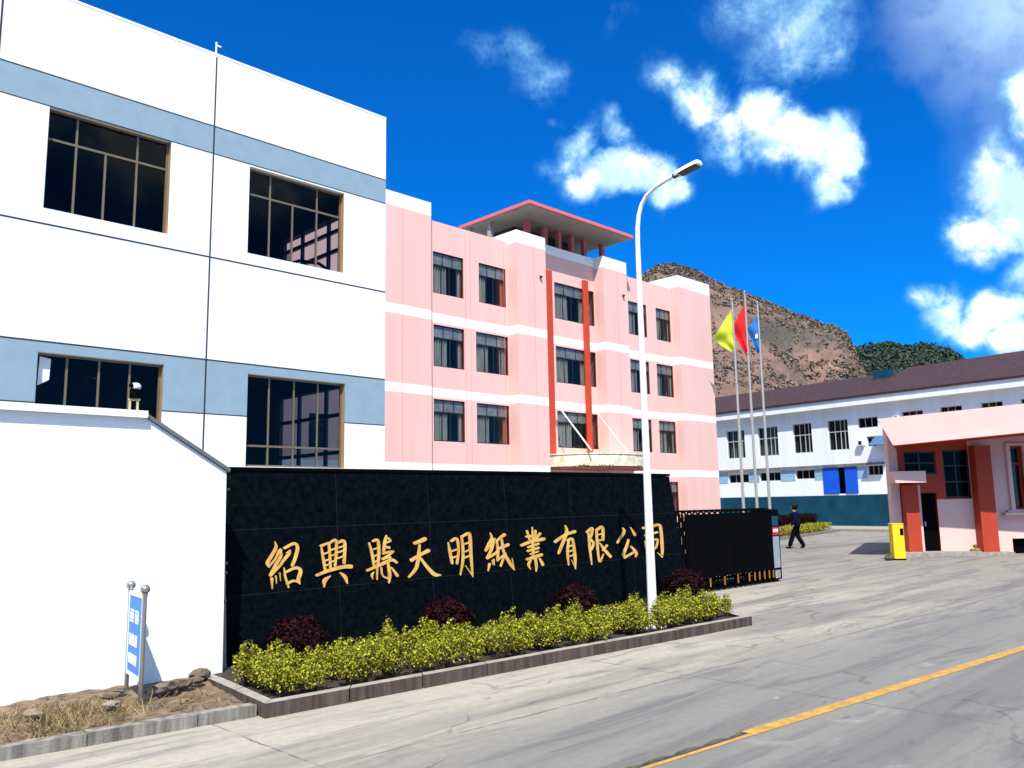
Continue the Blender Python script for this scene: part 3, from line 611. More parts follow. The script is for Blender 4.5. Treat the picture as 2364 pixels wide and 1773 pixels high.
def roof_part(u0, u1, nr, zr):
    mb = MB(); P = FR.p; t = .14
    a = [P(u0, 9.215, .66), P(u1, 9.215, .66), P(u1, zr, -nr), P(u0, zr, -nr)]; b = [P(u0, 9.22, -2 * nr), P(u1, 9.22, -2 * nr)]
    lo = [tuple(Vector(q) + Vector((0, 0, t))) for q in a + b]
    mb.add(a + b + lo, [(3, 2, 1, 0), (4, 5, 2, 3), (6, 7, 8, 9), (9, 8, 11, 10), (0, 1, 7, 6), (1, 2, 8, 7), (2, 5, 11, 8), (5, 4, 10, 11), (4, 3, 9, 10), (3, 0, 6, 9)])
    mb.add([P(u0 + .01, 9.0, 0), P(u0 + .01, zr - .02, -nr), P(u0 + .01, 9.0, -2 * nr)], [(0, 1, 2)]); mb.add([P(u1 - .01, 9.0, 0), P(u1 - .01, zr - .02, -nr), P(u1 - .01, 9.0, -2 * nr)], [(0, 2, 1)])
    return mb.build('roof', M['roof'], rb, True)
roof_part(1.32, 22.4, 5.0, 11.36); r2 = roof_part(-15.4, 1.319, 6.4, 11.8)
mb = MB(); FR.box(mb, 1.34, 2.5, 10.3, 11.55, -4.4, -3.4); mb.build('roof_vent', M['teal'], r2, True)
for (a, b, c, d) in big:
    w_ = b - a; window(rb, FR, a, b, c, d, .12, M['frame_grey'], M['glass_rb'], [(a + w_ * .40, c + .05, d - .05), (a + w_ * .20, c + .05, d - .05), (a + w_ * .67, c + .05, d - .05)], [(c + (d - c) * .61, a + .05, b - .05)], .06, .06)
    curtain(rb, FR, a + .07, b - .07, c + .06, d - .06, .34, M['curtain'] if random.random() < .25 else M['inner'], .04, .3)
for (a, b, c, d) in small + low:
    w_ = b - a; window(rb, FR, a, b, c, d, .12, M['frame_grey'], M['glass_rb'], [(a + w_ * k, c + .04, d - .04) for k in ((.33, .66) if w_ > 1 else (.5,))], [], .045, .05)
for a, b in ((2.32, 3.26), (3.80, 5.05)):
    mb = MB(); FR.box(mb, a, b, 2.47, 4.34, -.06, .05)
    k = int((b - a) / .13)
    for i in range(k): FR.box(mb, a + .03 + i * (b - a - .06) / k, a + .07 + i * (b - a - .06) / k, 2.5, 4.31, .05, .062)
    mb.build('door_leaf', M['door_blue'], rb, True)
mb = MB(); P = FR.p
mb.add([P(-.75, 6.42, .03), P(.70, 6.42, .03), P(.70, 5.75, 1.0), P(-.75, 5.75, 1.0), P(-.75, 6.36, .03), P(.70, 6.36, .03), P(.70, 5.69, 1.0), P(-.75, 5.69, 1.0)], [(0, 1, 2, 3), (7, 6, 5, 4), (3, 2, 6, 7), (0, 3, 7, 4), (1, 5, 6, 2)])
mb.build('awning', M['awning'], rb, True)
for (u, z) in ((-1.0, 7.5), (-.75, 6.85), (1.75, 6.0)):
    mb = MB(); FR.box(mb, u - .22, u + .22, z - .18, z + .18, .0, .3); ac = mb.build('air_conditioner', M['sign_white'], rb, True)
    mb = MB(); FR.box(mb, u - .12, u + .12, z - .13, z + .13, .301, .31); mb.build('fan_grille', M['frame_dark'], ac, True)
mb = MB(); FR.box(mb, -16, 22, .0, .16, .032, 5.5, 0); tag(mb.build('pavement', M['planter_top']), kind='structure')

# ================================================================ gatehouse
gb = thing('gatehouse', (33.4, 11.6, 0), 0, 'pink gatehouse with orange-red columns, black door and deep sloping canopy', 'building')
K = 31 / 28.; AH = Vector((.7022, .7120, 0)); RH = Vector((.7120, -.7022, 0))
FG = Frame(AH * 31, RH, -AH)
def g(u): return u * K
def gz(z): return 2.1 + (z - 2.1) * K
def GB(mb, u0, u1, z0, z1, n0, n1, m=0): FG.box(mb, g(u0), g(u1), gz(z0), gz(z1), n0, n1, m)
hs = [(13.52, 14.05, .30, 2.24), (13.06, 14.12, 2.85, 3.62), (14.36, 15.22, 2.06, 3.66), (16.58, 17.02, 1.65, 3.75), (16.42, 17.6, .16, .70), (12.84, 12.99, .3, 2.5)]
H_ = [(g(a), g(b), gz(c), gz(d)) for a, b, c, d in hs]
def gm(u, v):
    u /= K; v = (v - 2.1) / K + 2.1
    return 1 if (u < 15.25 and v > 2.02 and u > 13.45) or (12.86 < u < 13.45 and v > 2.5) else 0
mb = MB(); wall(mb, FG, g(12.55), g(22), 0, 4.72, H_, .3, (gz(2.02), gz(2.5)), gm, rev=2, back=3)
# extra breaks for the red field
S = Frame(FG.p(g(12.55), 0, -.301), AH * -1, -RH); SD = (AH * 31 + RH * g(12.62)).normalized(); S = Frame(Vector(FG.p(g(12.55), 0, -.301)) + SD * 6, -SD, Vector((-SD.y, SD.x, 0))); wall(mb, S, 0, 5.998, 0, gz(3.84), (), .3, back=3)
mb.build('wall', [M['booth_pink'], M['booth_red'], M['booth_red'], M['inner']], gb, True)
mb = MB(); FG.box(mb, g(13.02), g(22), .02, gz(3.8), -1.2, -1.0); mb.build('partition', M['inner'], gb, True)
mb = MB(); GB(mb, 12.86, 13.30, .22, 2.50, .02, .34); mb.build('column', M['booth_red'], gb, True)
mb = MB(); GB(mb, 15.23, 15.75, .22, 3.76, .02, .45); mb.build('column', M['booth_red'], gb, True)
mb = MB(); pf = [(12.40, 2.95), (13.46, 2.95), (13.46, 2.58), (12.46, 2.58)]; k1 = (31 - 1.1) / 27.4
vs = [FG.p(u * k1, 2.1 + (z - 2.1) * k1, 1.1) for u, z in pf] + [FG.p(u * k1 + .25, 2.1 + (z - 2.1) * k1, .003) for u, z in pf]
mb.add(vs, [(3, 2, 1, 0), (0, 1, 5, 4), (1, 2, 6, 5), (2, 3, 7, 6), (3, 0, 4, 7)]); mb.build('porch_slab', M['booth_pink'], gb, True)
# canopy: upstand outward-leaning, warped fascia
cp = FG.p
tl, tr, blf, brt = cp(12.77, 4.84, 1.9), cp(24, 5.75, 3.06), cp(13.25, 3.91, 1.9), cp(24, 4.74, 3.06)
tl2, tr2, bl2, br2 = cp(16.7, 4.84, -6), cp(27, 5.75, -6), cp(16.95, 4.1, -6), cp(27, 4.74, -6)
mb = MB(); mb.add([tl, tr, brt, blf, tl2, tr2, br2, bl2], [(3, 2, 1, 0), (4, 5, 6, 7), (0, 1, 5, 4), (7, 3, 0, 4), (1, 2, 6, 5)]); cn = mb.build('canopy', M['booth_pink'], gb, True)
mb = MB(); dz = Vector((0, 0, -.02)); q = [tuple(Vector(v) + dz) for v in (blf, brt, br2, bl2)]; mb.add(q + [blf, brt, br2, bl2], [(3, 2, 1, 0), (0, 1, 5, 4), (1, 2, 6, 5), (2, 3, 7, 6), (3, 0, 4, 7)]); mb.build('soffit', M['booth_soffit'], cn, True)
mb = MB(); GB(mb, 13.54, 14.03, .32, 2.2, -.16, -.1); dl = mb.build('door', M['black'], gb, True)
mb = MB(); GB(mb, 13.6, 13.64, 1.15, 1.3, -.1, -.04); mb.build('handle', M['steel'], dl, True)
for (a, b, c, d), bars in ((H_[1], 2), (H_[2], 3)):
    window(gb, FG, a, b, c, d, .06, M['frame_dark'], M['glass_booth'], [((a + b) / 2, c + .05, d - .05)], [(c + (d - c) * k / bars, a + .05, b - .05) for k in range(1, bars)], .06, .06)
a, b, c, d = H_[3]; window(gb, FG, a, b, c, d, .14, M['booth_red'], M['glass_pink'], [], [(c + (d - c) * .72, a + .06, b - .06)], .07, .06)
curtain(gb, FG, a + .1, b - .1, c + .1, c + (d - c) * .7, .3, M['curtain'])
mb = MB(); GB(mb, 16.45, 16.578, 1.55, 3.84, .003, .12); GB(mb, 17.03, 17.15, 1.55, 3.84, .003, .12); GB(mb, 16.581, 17.027, 3.76, 3.84, .003, .12); mb.build('window_surround', M['booth_pink'], gb, True)
mb = MB(); GB(mb, 16.15, 20, 1.46, 1.55, .003, .28); GB(mb, 16.3, 20, 1.555, 1.62, .003, .18); mb.build('sill', M['booth_pink'], gb, True)
mb = MB(); GB(mb, 16.44, 17.58, .18, .68, -.28, -.22); mb.build('vent', M['black'], gb, True)
mb = MB(); FG.box(mb, g(12.5), g(15.0), .004, .15, .003, .8); FG.box(mb, g(15.0) + .001, g(16.1), .004, .11, .003, .7); mb.build('step', M['brick'], gb, True)
mb = MB()
for (u, z, s) in ((14.86, .34, .10), (15.0, .33, .13), (14.95, .48, .08)): mb.ball(FG.p(g(u), gz(z) + .02, .45), s, 10, 0, (1.2, 1, .8))
tag(mb.build('potted_plant', M['moss']), 'small clutter of pale stones and dry plant on the brick step by the column', 'plant pot')

# ================================================================ yellow barrier cabinet
yb = thing('barrier_cabinet', (29.6, 11.45, 0), math.atan2(RH.y, RH.x), 'yellow parking-barrier cabinet with a small black panel beside the gatehouse', 'barrier cabinet')
mb = MB(); mb.box(-.215, .215, -.17, .17, .05, 1.26, 0, .012); mb.build('body', M['yellow'], yb)
mb = MB(); mb.box(-.225, .225, -.18, .18, 1.261, 1.295, 0, .01); mb.build('lid', M['yellow'], yb)
mb = MB(); mb.box(-.22, .22, -.18, .18, 0, .049); mb.build('base_plate', M['black'], yb)
mb = MB(); mb.box(.06, .19, -.18, -.171, .88, 1.12); mb.build('panel', M['black'], yb)
mb = MB(); mb.box(-.18, .18, -.175, -.171, .15, .70); mb.build('door', M['yellow'], yb)
yb.scale = (.9, .9, .95)
mb = MB(); mb.tube([(.21, .05, 1.0), (.24, .05, 1.0)], .05, 10); mb.build('boom_hub', M['black'], yb)
st = MB(); st.ball((29.22, 11.62, .09), .16, 8, 0, (1.2, 1, .7)); tag(st.build('rock', M['rock']), 'dark stone lying at the foot of the yellow barrier cabinet', 'rock')

# ================================================================ hills
def hill(name, ridge, m, foot, back, rough, seed):
    """ridge: (x, y, z) points; lofted to real front and back slopes"""
    r = np.array(ridge, float); n = len(r); seg = 110; t = np.linspace(0, n - 1, seg); i0 = np.clip(t.astype(int), 0, n - 2); fr = (t - i0)[:, None]
    rid = r[i0] * (1 - fr) + r[i0 + 1] * fr
    away = rid[:, :2] / np.linalg.norm(rid[:, :2], axis=1)[:, None]
    ks = np.concatenate([np.linspace(-1, 0, 46), np.linspace(0, 1, 14)[1:]]); lr = np.random.default_rng(seed)
    V = np.zeros((seg, len(ks), 3)); ph = lr.uniform(0, 6.28, (14, 3))
    for j, k in enumerate(ks):
        d = (k * foot if k < 0 else k * back); f = 1 - abs(k) ** (1.15 if k < 0 else 1.4)
        V[:, j, :2] = rid[:, :2] + away * d; V[:, j, 2] = rid[:, 2] * f
        a = abs(k) * (1 - abs(k)) * 4 * rough + .12 * rough
        x, y = V[:, j, 0], V[:, j, 1]; q = 0
        for o, (p0, p1, p2) in enumerate(ph): 
            s = .018 * 1.45 ** o; q = q + np.sin(x * s * math.cos(p2) + y * s * math.sin(p2) + p0) * np.cos(y * s * 1.1 - x * s * .4 + p1) / 1.22 ** o
        V[:, j, 2] += a * q * (1.0 if k < -.02 or k > .02 else .25)
    V[:, :, 2] = np.maximum(V[:, :, 2], -.5); nk = len(ks)
    fs = [(i * nk + j, (i + 1) * nk + j, (i + 1) * nk + j + 1, i * nk + j + 1) for i in range(seg - 1) for j in range(nk - 1)]
    mb = MB(); mb.add(V.reshape(-1, 3), fs); o = mb.build(name, m, smooth=True); tag(o, kind='structure'); return V
R1 = [(205, 235, 40), (232, 195, 72), (246.4, 178.3, 85.0), (249.6, 175.2, 88.4), (253.3, 171.6, 89.2), (259.3, 165.6, 86.6), (264.1, 160.9, 82.8), (276, 149.2, 75.6), (285.4, 139.9, 69.4), (294.9, 130.5, 64.6), (297.8, 127.7, 62.4), (299.5, 126, 57), (302, 123, 44), (305, 119, 26), (309, 113, 5)]
V1 = hill('hill', R1, M['hill'], 150, 120, 4.6, 3)
R2 = [(352, 190, 60), (364, 176, 68), (375.3, 163.6, 71.0), (380.7, 158.3, 70.6), (389.2, 149.9, 72.6), (395.9, 143.3, 70), (403.6, 135.7, 71.2), (409.7, 129.7, 69.5), (415.3, 124.2, 62), (420, 118, 54), (428, 104, 38), (436, 84, 20), (440, 70, 4)]
V2 = hill('wooded_hill', R2, M['hill_green'], 150, 120, 3.0, 5)
# unit crown blobs scattered over the hills
def ico():
    p = (1 + 5 ** .5) / 2; v = np.array([(-1, p, 0), (1, p, 0), (-1, -p, 0), (1, -p, 0), (0, -1, p), (0, 1, p), (0, -1, -p), (0, 1, -p), (p, 0, -1), (p, 0, 1), (-p, 0, -1), (-p, 0, 1)]) / math.sqrt(1 + p * p)
    f = [(0, 11, 5), (0, 5, 1), (0, 1, 7), (0, 7, 10), (0, 10, 11), (1, 5, 9), (5, 11, 4), (11, 10, 2), (10, 7, 6), (7, 1, 8), (3, 9, 4), (3, 4, 2), (3, 2, 6), (3, 6, 8), (3, 8, 9), (4, 9, 5), (2, 4, 11), (6, 2, 10), (8, 6, 7), (9, 8, 1)]
    v = list(map(tuple, v)); cache = {}; nf = []
    def mid(a, b):
        k = (min(a, b), max(a, b))
        if k not in cache:
            q = np.array(v[a]) + np.array(v[b]); q /= np.linalg.norm(q); v.append(tuple(q)); cache[k] = len(v) - 1
        return cache[k]
    for a, b, c in f:
        x, y, z = mid(a, b), mid(b, c), mid(c, a); nf += [(a, x, z), (b, y, x), (c, z, y), (x, y, z)]
    return np.array(v), np.array(nf)
IV, IF = ico()
def scrub(name, V, n, smin, smax, m, keep, per, lsz):
    seg, nk = V.shape[:2]; Pp, Dd, S_ = [], [], []; c = 0
    while c < n:
        i, j = rng.integers(0, seg - 1), rng.integers(0, 50); fr, fs = rng.random(), rng.random()
        p = (V[i, j] * (1 - fr) + V[i + 1, j] * fr) * (1 - fs) + (V[i, min(j + 1, nk - 1)] * (1 - fr) + V[i + 1, min(j + 1, nk - 1)] * fr) * fs
        if rng.random() > keep(i / seg, j, p): continue
        s = rng.uniform(smin, smax); d = rng.normal(0, 1, (per, 3)); d /= np.linalg.norm(d, axis=1)[:, None]; d[:, 2] = np.abs(d[:, 2]) - .15
        Pp.append(p + d * s * rng.uniform(.6, 1.1, (per, 1)) * np.array([1, 1, .9])); Dd.append(d); S_.append(np.full(per, s * lsz)); c += 1
    o = np_mesh(name, leaves(np.concatenate(Pp), np.concatenate(Dd), np.concatenate(S_), .8), 4, m); return tag(o, kind='stuff')
scrub('hill_scrub', V1, 13000, .35, 1.05, M['scrub'], lambda a, j, p: (1.0 if j > 37 else .55 if math.sin(p[0] * .11 + p[2] * .2) + math.sin(p[1] * .09 + p[2] * .13) > .5 else .08), 7, .95)
scrub('hill_wood', V2, 5200, 1.2, 3.4, M['wood_crown'], lambda a, j, p: 1.0 if j > 30 else .5, 26, .42)

# ================================================================ white boundary wall
bw = thing('boundary_wall', (4.9, 10.2, 0), 0, 'plain white boundary wall sloping down to the black name wall', 'wall')
def yprism(mb, prof, y0, y1, m=0):
    n = len(prof); vs = [(x, y0, z) for x, z in prof] + [(x, y1, z) for x, z in prof]
    mb.add(vs, [tuple(range(n)), tuple(range(2 * n - 1, n - 1, -1))] + [(i, n + i, n + (i + 1) % n, (i + 1) % n) for i in range(n)], m)
mb = MB(); yprism(mb, [(-9, -.02), (4.93, -.02), (4.90, 2.58), (3.87, 3.20), (-9, 3.20)], 10.2, 10.42); mb.build('wall', M['white_wall'], bw, True)
mb = MB(); mb.box(-9, 3.86, 10.13, 10.49, 3.202, 3.285); 
mb.build('coping', M['white_wall'], bw, True)
mb = MB(); yprism(mb, [(3.862, 3.21), (4.93, 2.57), (4.94, 2.615), (3.862, 3.26)], 10.165, 10.455); mb.build('coping', M['granite_side'], bw, True)
mb = MB()
for z in (.95, 1.3, 1.42, 2.35, 2.5): mb.ball((4.955, 10.24, z), .022, 8)
mb.build('bracket', M['joint'], bw, True)

# ================================================================ black granite name wall with gilt lettering
nw = thing('name_wall', (10.4, 10.8, 0), 0, 'long black granite name wall with gold Chinese characters behind the planter', 'sign wall')
vs = [(5.20, 10.64, -.02), (15.80, 10.62, -.02), (15.60, 10.885, 2.66), (5.20, 10.885, 2.62), (5.20, 11.32, -.02), (15.80, 11.32, -.02), (15.60, 11.2, 2.66), (5.20, 11.2, 2.62)]
mb = MB(); mb.add(vs, [(0, 1, 2, 3), (1, 5, 6, 2), (5, 4, 7, 6)], 0); mb.add(vs, [(4, 0, 3, 7), (3, 2, 6, 7)], 1); mb.build('slab', [M['granite'], M['granite_side']], nw, True)
mb = MB(); mb.add([(5.18, 10.87, 2.625), (15.62, 10.87, 2.665), (15.62, 11.22, 2.665), (5.18, 11.22, 2.625), (5.18, 10.87, 2.675), (15.62, 10.87, 2.715), (15.62, 11.22, 2.715), (5.18, 11.22, 2.675)],
                  [(3, 2, 1, 0), (4, 5, 6, 7), (0, 1, 5, 4), (1, 2, 6, 5), (2, 3, 7, 6), (3, 0, 4, 7)]); mb.build('coping', M['black'], nw, True)
wy = lambda X, Z: 10.64 - .0019 * (X - 5.2) + (.245 / 2.64) * (Z + .02)
for q in ([(X, 0.1, X, 2.60) for X in (6.95, 8.7, 10.45, 12.2, 13.95)] + [(5.25, 1.82, 15.62, 1.85), (5.25, .95, 15.68, .97)]):     # fine seams between the granite sheets
    a, b, c_, d_ = q; w_ = .003; mb = MB(); vert = a == c_
    P4 = [(a - w_, b), (a + w_, b), (c_ + w_, d_), (c_ - w_, d_)] if vert else [(a, b - w_), (c_, d_ - w_), (c_, d_ + w_), (a, b + w_)]
    mb.add([(x_, wy(x_, z_) - (.0022 if vert else .0030), z_) for x_, z_ in P4], [(0, 1, 2, 3)]); mb.build('seam', M['granite_seam'], nw, True)
# brush strokes (x, y, width) in glyph units; frame: unit origin, wall X and Z of it, and the two unit axes on the wall face
GL = [
 ((250, 460, 6.0597, 1.3169, .0015155, -.0000930, -.0000429, -.0013366), [
  [(155, 225, 10), (165, 285, 34), (125, 365, 36), (82, 440, 40), (95, 478, 30)], [(95, 478, 26), (160, 400, 22), (195, 325, 26), (216, 305, 26)], [(214, 305, 30), (214, 375, 32), (165, 460, 34), (112, 565, 36)],
  [(112, 565, 36), (205, 470, 28), (240, 420, 30), (295, 350, 36), (310, 312, 20)], [(270, 340, 10), (310, 316, 24)], [(125, 600, 34), (130, 700, 10)], [(165, 575, 18), (172, 650, 6)], [(205, 545, 16), (212, 622, 5)],
  [(252, 288, 30), (350, 240, 34), (386, 280, 40), (370, 370, 38), (333, 468, 34)], [(248, 492, 12), (262, 590, 26), (293, 688, 22)], [(255, 540, 22), (365, 492, 34), (418, 522, 42), (395, 615, 40), (408, 655, 18)], [(278, 655, 24), (340, 625, 26), (402, 634, 34)]]),
 ((760, 430, 6.8711, 1.3093, .0016637, -.0000982, -.0000679, -.0014007), [
  [(625, 268, 30), (700, 238, 24)], [(630, 285, 20), (650, 400, 32), (672, 525, 30)], [(705, 240, 30), (716, 370, 32), (722, 490, 28)], [(715, 235, 26), (774, 207, 32), (782, 300, 32), (770, 470, 28)],
  [(800, 232, 28), (850, 212, 36), (870, 255, 36), (862, 440, 34)], [(720, 310, 18), (780, 290, 18)], [(720, 370, 18), (778, 352, 18)], [(722, 432, 18), (775, 415, 18)], [(795, 288, 18), (862, 265, 20)], [(790, 335, 18), (862, 312, 22)], [(788, 395, 18), (862, 370, 20)],
  [(650, 350, 18), (712, 330, 20)], [(660, 420, 16), (716, 402, 18)], [(665, 470, 16), (720, 452, 16)], [(585, 565, 28), (700, 520, 36), (850, 482, 42), (932, 478, 48)], [(722, 572, 8), (665, 620, 44), (658, 684, 10)], [(825, 545, 22), (868, 585, 46), (892, 648, 20)]]),
 ((1260, 400, 7.7463, 1.3018, .0018314, -.0001038, -.0000973, -.0014699), [
  [(1118, 242, 22), (1148, 350, 34), (1172, 492, 26)], [(1155, 218, 26), (1205, 213, 34), (1216, 345, 34), (1206, 470, 28)], [(1165, 302, 16), (1210, 285, 16)], [(1170, 372, 16), (1214, 352, 16)], [(1172, 432, 16), (1214, 415, 16)],
  [(1102, 515, 26), (1230, 460, 36), (1345, 410, 36), (1398, 436, 30)], [(1165, 532, 10), (1148, 565, 26), (1155, 605, 8)], [(1200, 495, 24), (1199, 608, 12)], [(1240, 490, 20), (1254, 568, 20), (1305, 598, 22)],
  [(1292, 160, 18), (1276, 232, 36), (1264, 320, 30)], [(1308, 185, 26), (1332, 212, 24), (1285, 235, 18)], [(1262, 275, 20), (1318, 282, 34)], [(1258, 345, 24), (1310, 330, 26), (1362, 322, 26)], [(1356, 330, 26), (1300, 372, 24), (1255, 402, 28)], [(1255, 402, 22), (1330, 378, 22)], [(1290, 425, 16), (1338, 395, 18)],
  [(1308, 440, 28), (1326, 560, 36), (1320, 642, 18)], [(1345, 492, 22), (1402, 570, 38)]]),
 ((1690, 390, 8.5694, 1.2706, .0019956, -.0001115, -.0001270, -.0015336), [
  [(1582, 240, 36), (1640, 218, 44), (1684, 196, 48)], [(1632, 258, 24), (1622, 370, 36), (1600, 490, 36), (1530, 580, 24)], [(1552, 412, 40), (1640, 358, 34), (1720, 315, 44)], [(1636, 388, 30), (1715, 490, 40), (1785, 558, 46), (1850, 566, 14)]]),
 ((2060, 350, 9.3429, 1.2915, .0021581, -.0001138, -.0001571, -.0015963), [
  [(1926, 235, 14), (1944, 330, 34), (1966, 440, 30)], [(1955, 218, 28), (2002, 192, 32), (2022, 230, 30), (2030, 330, 26), (2016, 445, 28)], [(1958, 322, 20), (2022, 300, 20)], [(1966, 388, 20), (2020, 372, 20)],
  [(2060, 170, 26), (2074, 290, 30), (2074, 420, 30), (2050, 562, 12)], [(2064, 172, 26), (2128, 136, 32), (2147, 175, 38), (2156, 350, 36), (2176, 582, 14)], [(2172, 570, 18), (2100, 470, 8)], [(2080, 250, 20), (2142, 230, 20)], [(2080, 330, 20), (2146, 308, 20)], [(2080, 392, 22), (2148, 366, 18)]]),
 ((320, 410, 10.2110, 1.2934, .0023472, -.0001185, -.0001931, -.0016654), [
  [(230, 225, 12), (246, 278, 30), (215, 340, 32), (188, 402, 30)], [(188, 402, 26), (248, 330, 24), (275, 285, 24)], [(265, 318, 26), (240, 400, 30), (202, 478, 30)], [(202, 480, 28), (288, 428, 26), (322, 378, 20)], [(225, 540, 28), (212, 606, 12)], [(252, 505, 14), (256, 545, 8)], [(266, 495, 18), (272, 552, 8)],
  [(298, 305, 24), (340, 265, 30), (374, 240, 38)], [(296, 305, 24), (308, 400, 30), (305, 505, 24)], [(305, 500, 20), (345, 470, 22), (378, 438, 16)], [(318, 382, 28), (412, 342, 36)], [(346, 290, 24), (368, 420, 30), (428, 530, 40), (476, 606, 10)], [(474, 600, 16), (454, 482, 6)], [(384, 432, 24), (336, 562, 18)]]),
 ((665, 390, 11.0574, 1.2855, .0025389, -.0001242, -.0002305, -.0017322), [
  [(605, 205, 24), (628, 285, 26)], [(658, 165, 14), (668, 290, 32)], [(692, 200, 24), (690, 285, 22)], [(738, 228, 30), (704, 275, 20)], [(598, 262, 22), (650, 250, 22)], [(550, 350, 30), (650, 310, 36), (778, 282, 38)], [(612, 268, 18), (700, 245, 14)], [(618, 370, 24), (722, 332, 26)], [(612, 408, 24), (722, 375, 28)],
  [(662, 300, 28), (668, 480, 30)], [(606, 492, 28), (752, 446, 36)], [(640, 502, 24), (622, 550, 28), (640, 592, 12)], [(690, 478, 30), (700, 560, 30), (698, 616, 10)], [(735, 490, 26), (764, 545, 38)], [(640, 440, 16), (718, 412, 18)]]),
 ((1000, 370, 11.9474, 1.2782, .0027486, -.0001302, -.0002723, -.0018025), [
  [(996, 148, 18), (1010, 205, 36), (984, 290, 36), (930, 428, 28)], [(895, 312, 34), (1000, 240, 32), (1094, 206, 36)], [(1030, 300, 24), (1020, 420, 30), (1030, 548, 18)], [(1020, 300, 28), (1064, 283, 32), (1082, 350, 32), (1096, 480, 36), (1100, 588, 14)], [(1100, 580, 18), (1060, 500, 8)], [(1032, 362, 18), (1080, 345, 18)], [(1032, 412, 18), (1084, 398, 18)], [(1032, 464, 18), (1090, 446, 18)]]),
 ((1330, 345, 12.8996, 1.2804, .0029826, -.0001353, -.0003199, -.0018783), [
  [(1218, 216, 28), (1268, 176, 32), (1264, 240, 30), (1252, 280, 26), (1284, 330, 30), (1264, 392, 22)], [(1234, 230, 24), (1250, 400, 28), (1268, 542, 12)], [(1314, 200, 28), (1324, 350, 30), (1334, 462, 24)], [(1314, 192, 28), (1374, 164, 34), (1382, 290, 32)], [(1326, 242, 18), (1378, 228, 18)], [(1328, 304, 20), (1380, 288, 20)],
  [(1332, 452, 24), (1350, 515, 26), (1386, 440, 12)], [(1348, 330, 20), (1400, 400, 36), (1458, 464, 36)], [(1422, 350, 24), (1378, 402, 18)]]),
 ((1625, 325, 13.8203, 1.2780, .0032178, -.0001409, -.0003687, -.0019514), [
  [(1580, 172, 14), (1594, 212, 36), (1530, 322, 24)], [(1662, 168, 14), (1706, 236, 42)], [(1640, 295, 24), (1622, 360, 32), (1590, 440, 38), (1606, 474, 30)], [(1600, 474, 28), (1706, 415, 26)], [(1670, 365, 26), (1720, 425, 36), (1716, 466, 18)]]),
 ((1930, 310, 14.8484, 1.2637, .0034904, -.0001487, -.0004263, -.0020321), [
  [(1790, 175, 26), (1872, 158, 28), (1950, 140, 32), (1972, 195, 36), (1986, 380, 36), (1985, 470, 16)], [(1984, 466, 20), (1938, 424, 8)], [(1812, 250, 22), (1872, 234, 22), (1936, 214, 22)], [(1815, 312, 22), (1880, 300, 22), (1936, 290, 24), (1926, 360, 24), (1905, 388, 18)], [(1815, 312, 20), (1830, 410, 20)], [(1830, 402, 20), (1910, 382, 18)]])]
def spline(pts, k=6):
    p = [np.array(q, float) for q in pts]; p = [2 * p[0] - p[1]] + p + [2 * p[-1] - p[-2]]; o = []
    for i in range(1, len(p) - 2):
        for j in range(k):
            t = j / k; a, b, c, d = p[i - 1:i + 3]; o.append(.5 * (2 * b + (c - a) * t + (2 * a - 5 * b + 4 * c - d) * t * t + (3 * b - a - 3 * c + d) * t ** 3))
    o.append(p[-2]); return o
for (gx, gy, X0, Z0, jxx, jxz, jyx, jyz), strokes in GL:
    mb = MB(); si = 0
    for st_ in strokes:
        s = spline(st_); s = [np.array([*q[:2], max(q[2], 6) * .43]) for q in s]; L, Rr = [], []
        for i, q in enumerate(s):
            d = s[min(i + 1, len(s) - 1)][:2] - s[max(i - 1, 0)][:2]; d /= np.linalg.norm(d) + 1e-9; nrm = np.array([-d[1], d[0]])
            L.append(q[:2] + nrm * q[2]); Rr.append(q[:2] - nrm * q[2])
        def capp(q, d):
            a0 = math.atan2(d[1], d[0]); return [q[:2] + q[2] * np.array([math.cos(a0 + t), math.sin(a0 + t)]) for t in (-1.05, -.52, 0, .52, 1.05)]
        d0 = s[0][:2] - s[1][:2]; d1 = s[-1][:2] - s[-2][:2]
        outl = L + [q for q in reversed(capp(s[-1], d1))] + Rr[::-1] + [q for q in reversed(capp(s[0], d0))]
        h = .012 + .0004 * si; si += 1
        def pt(q, e):
            dx, dy = q[0] - gx, q[1] - gy; X = X0 + jxx * dx + jyx * dy; Z = Z0 + jxz * dx + jyz * dy; return (X, 10.64 - .0018 * (X - 5.2) / 1.0 * .2 + .0935 * Z - e, Z)
        nL = len(L); c5 = 5
        # faces as strips so concave strokes triangulate cleanly
        vs = [pt(q, h) for q in L] + [pt(q, h) for q in Rr]; mb.add(vs, [(i, i + 1, nL + i + 1, nL + i) for i in range(nL - 1)])
        e1 = capp(s[-1], d1); e0 = capp(s[0], d0)
        mb.add([pt(L[-1], h)] + [pt(q, h) for q in reversed(e1)] + [pt(Rr[-1], h)], [tuple(range(7))]); mb.add([pt(Rr[0], h)] + [pt(q, h) for q in reversed(e0)] + [pt(L[0], h)], [tuple(range(7))])
        n = len(outl); mb.add([pt(q, h) for q in outl] + [pt(q, -.004) for q in outl], [(i, (i + 1) % n, n + (i + 1) % n, n + i) for i in range(n)])
    mb.build('gold_character', M['gold'], nw, True)

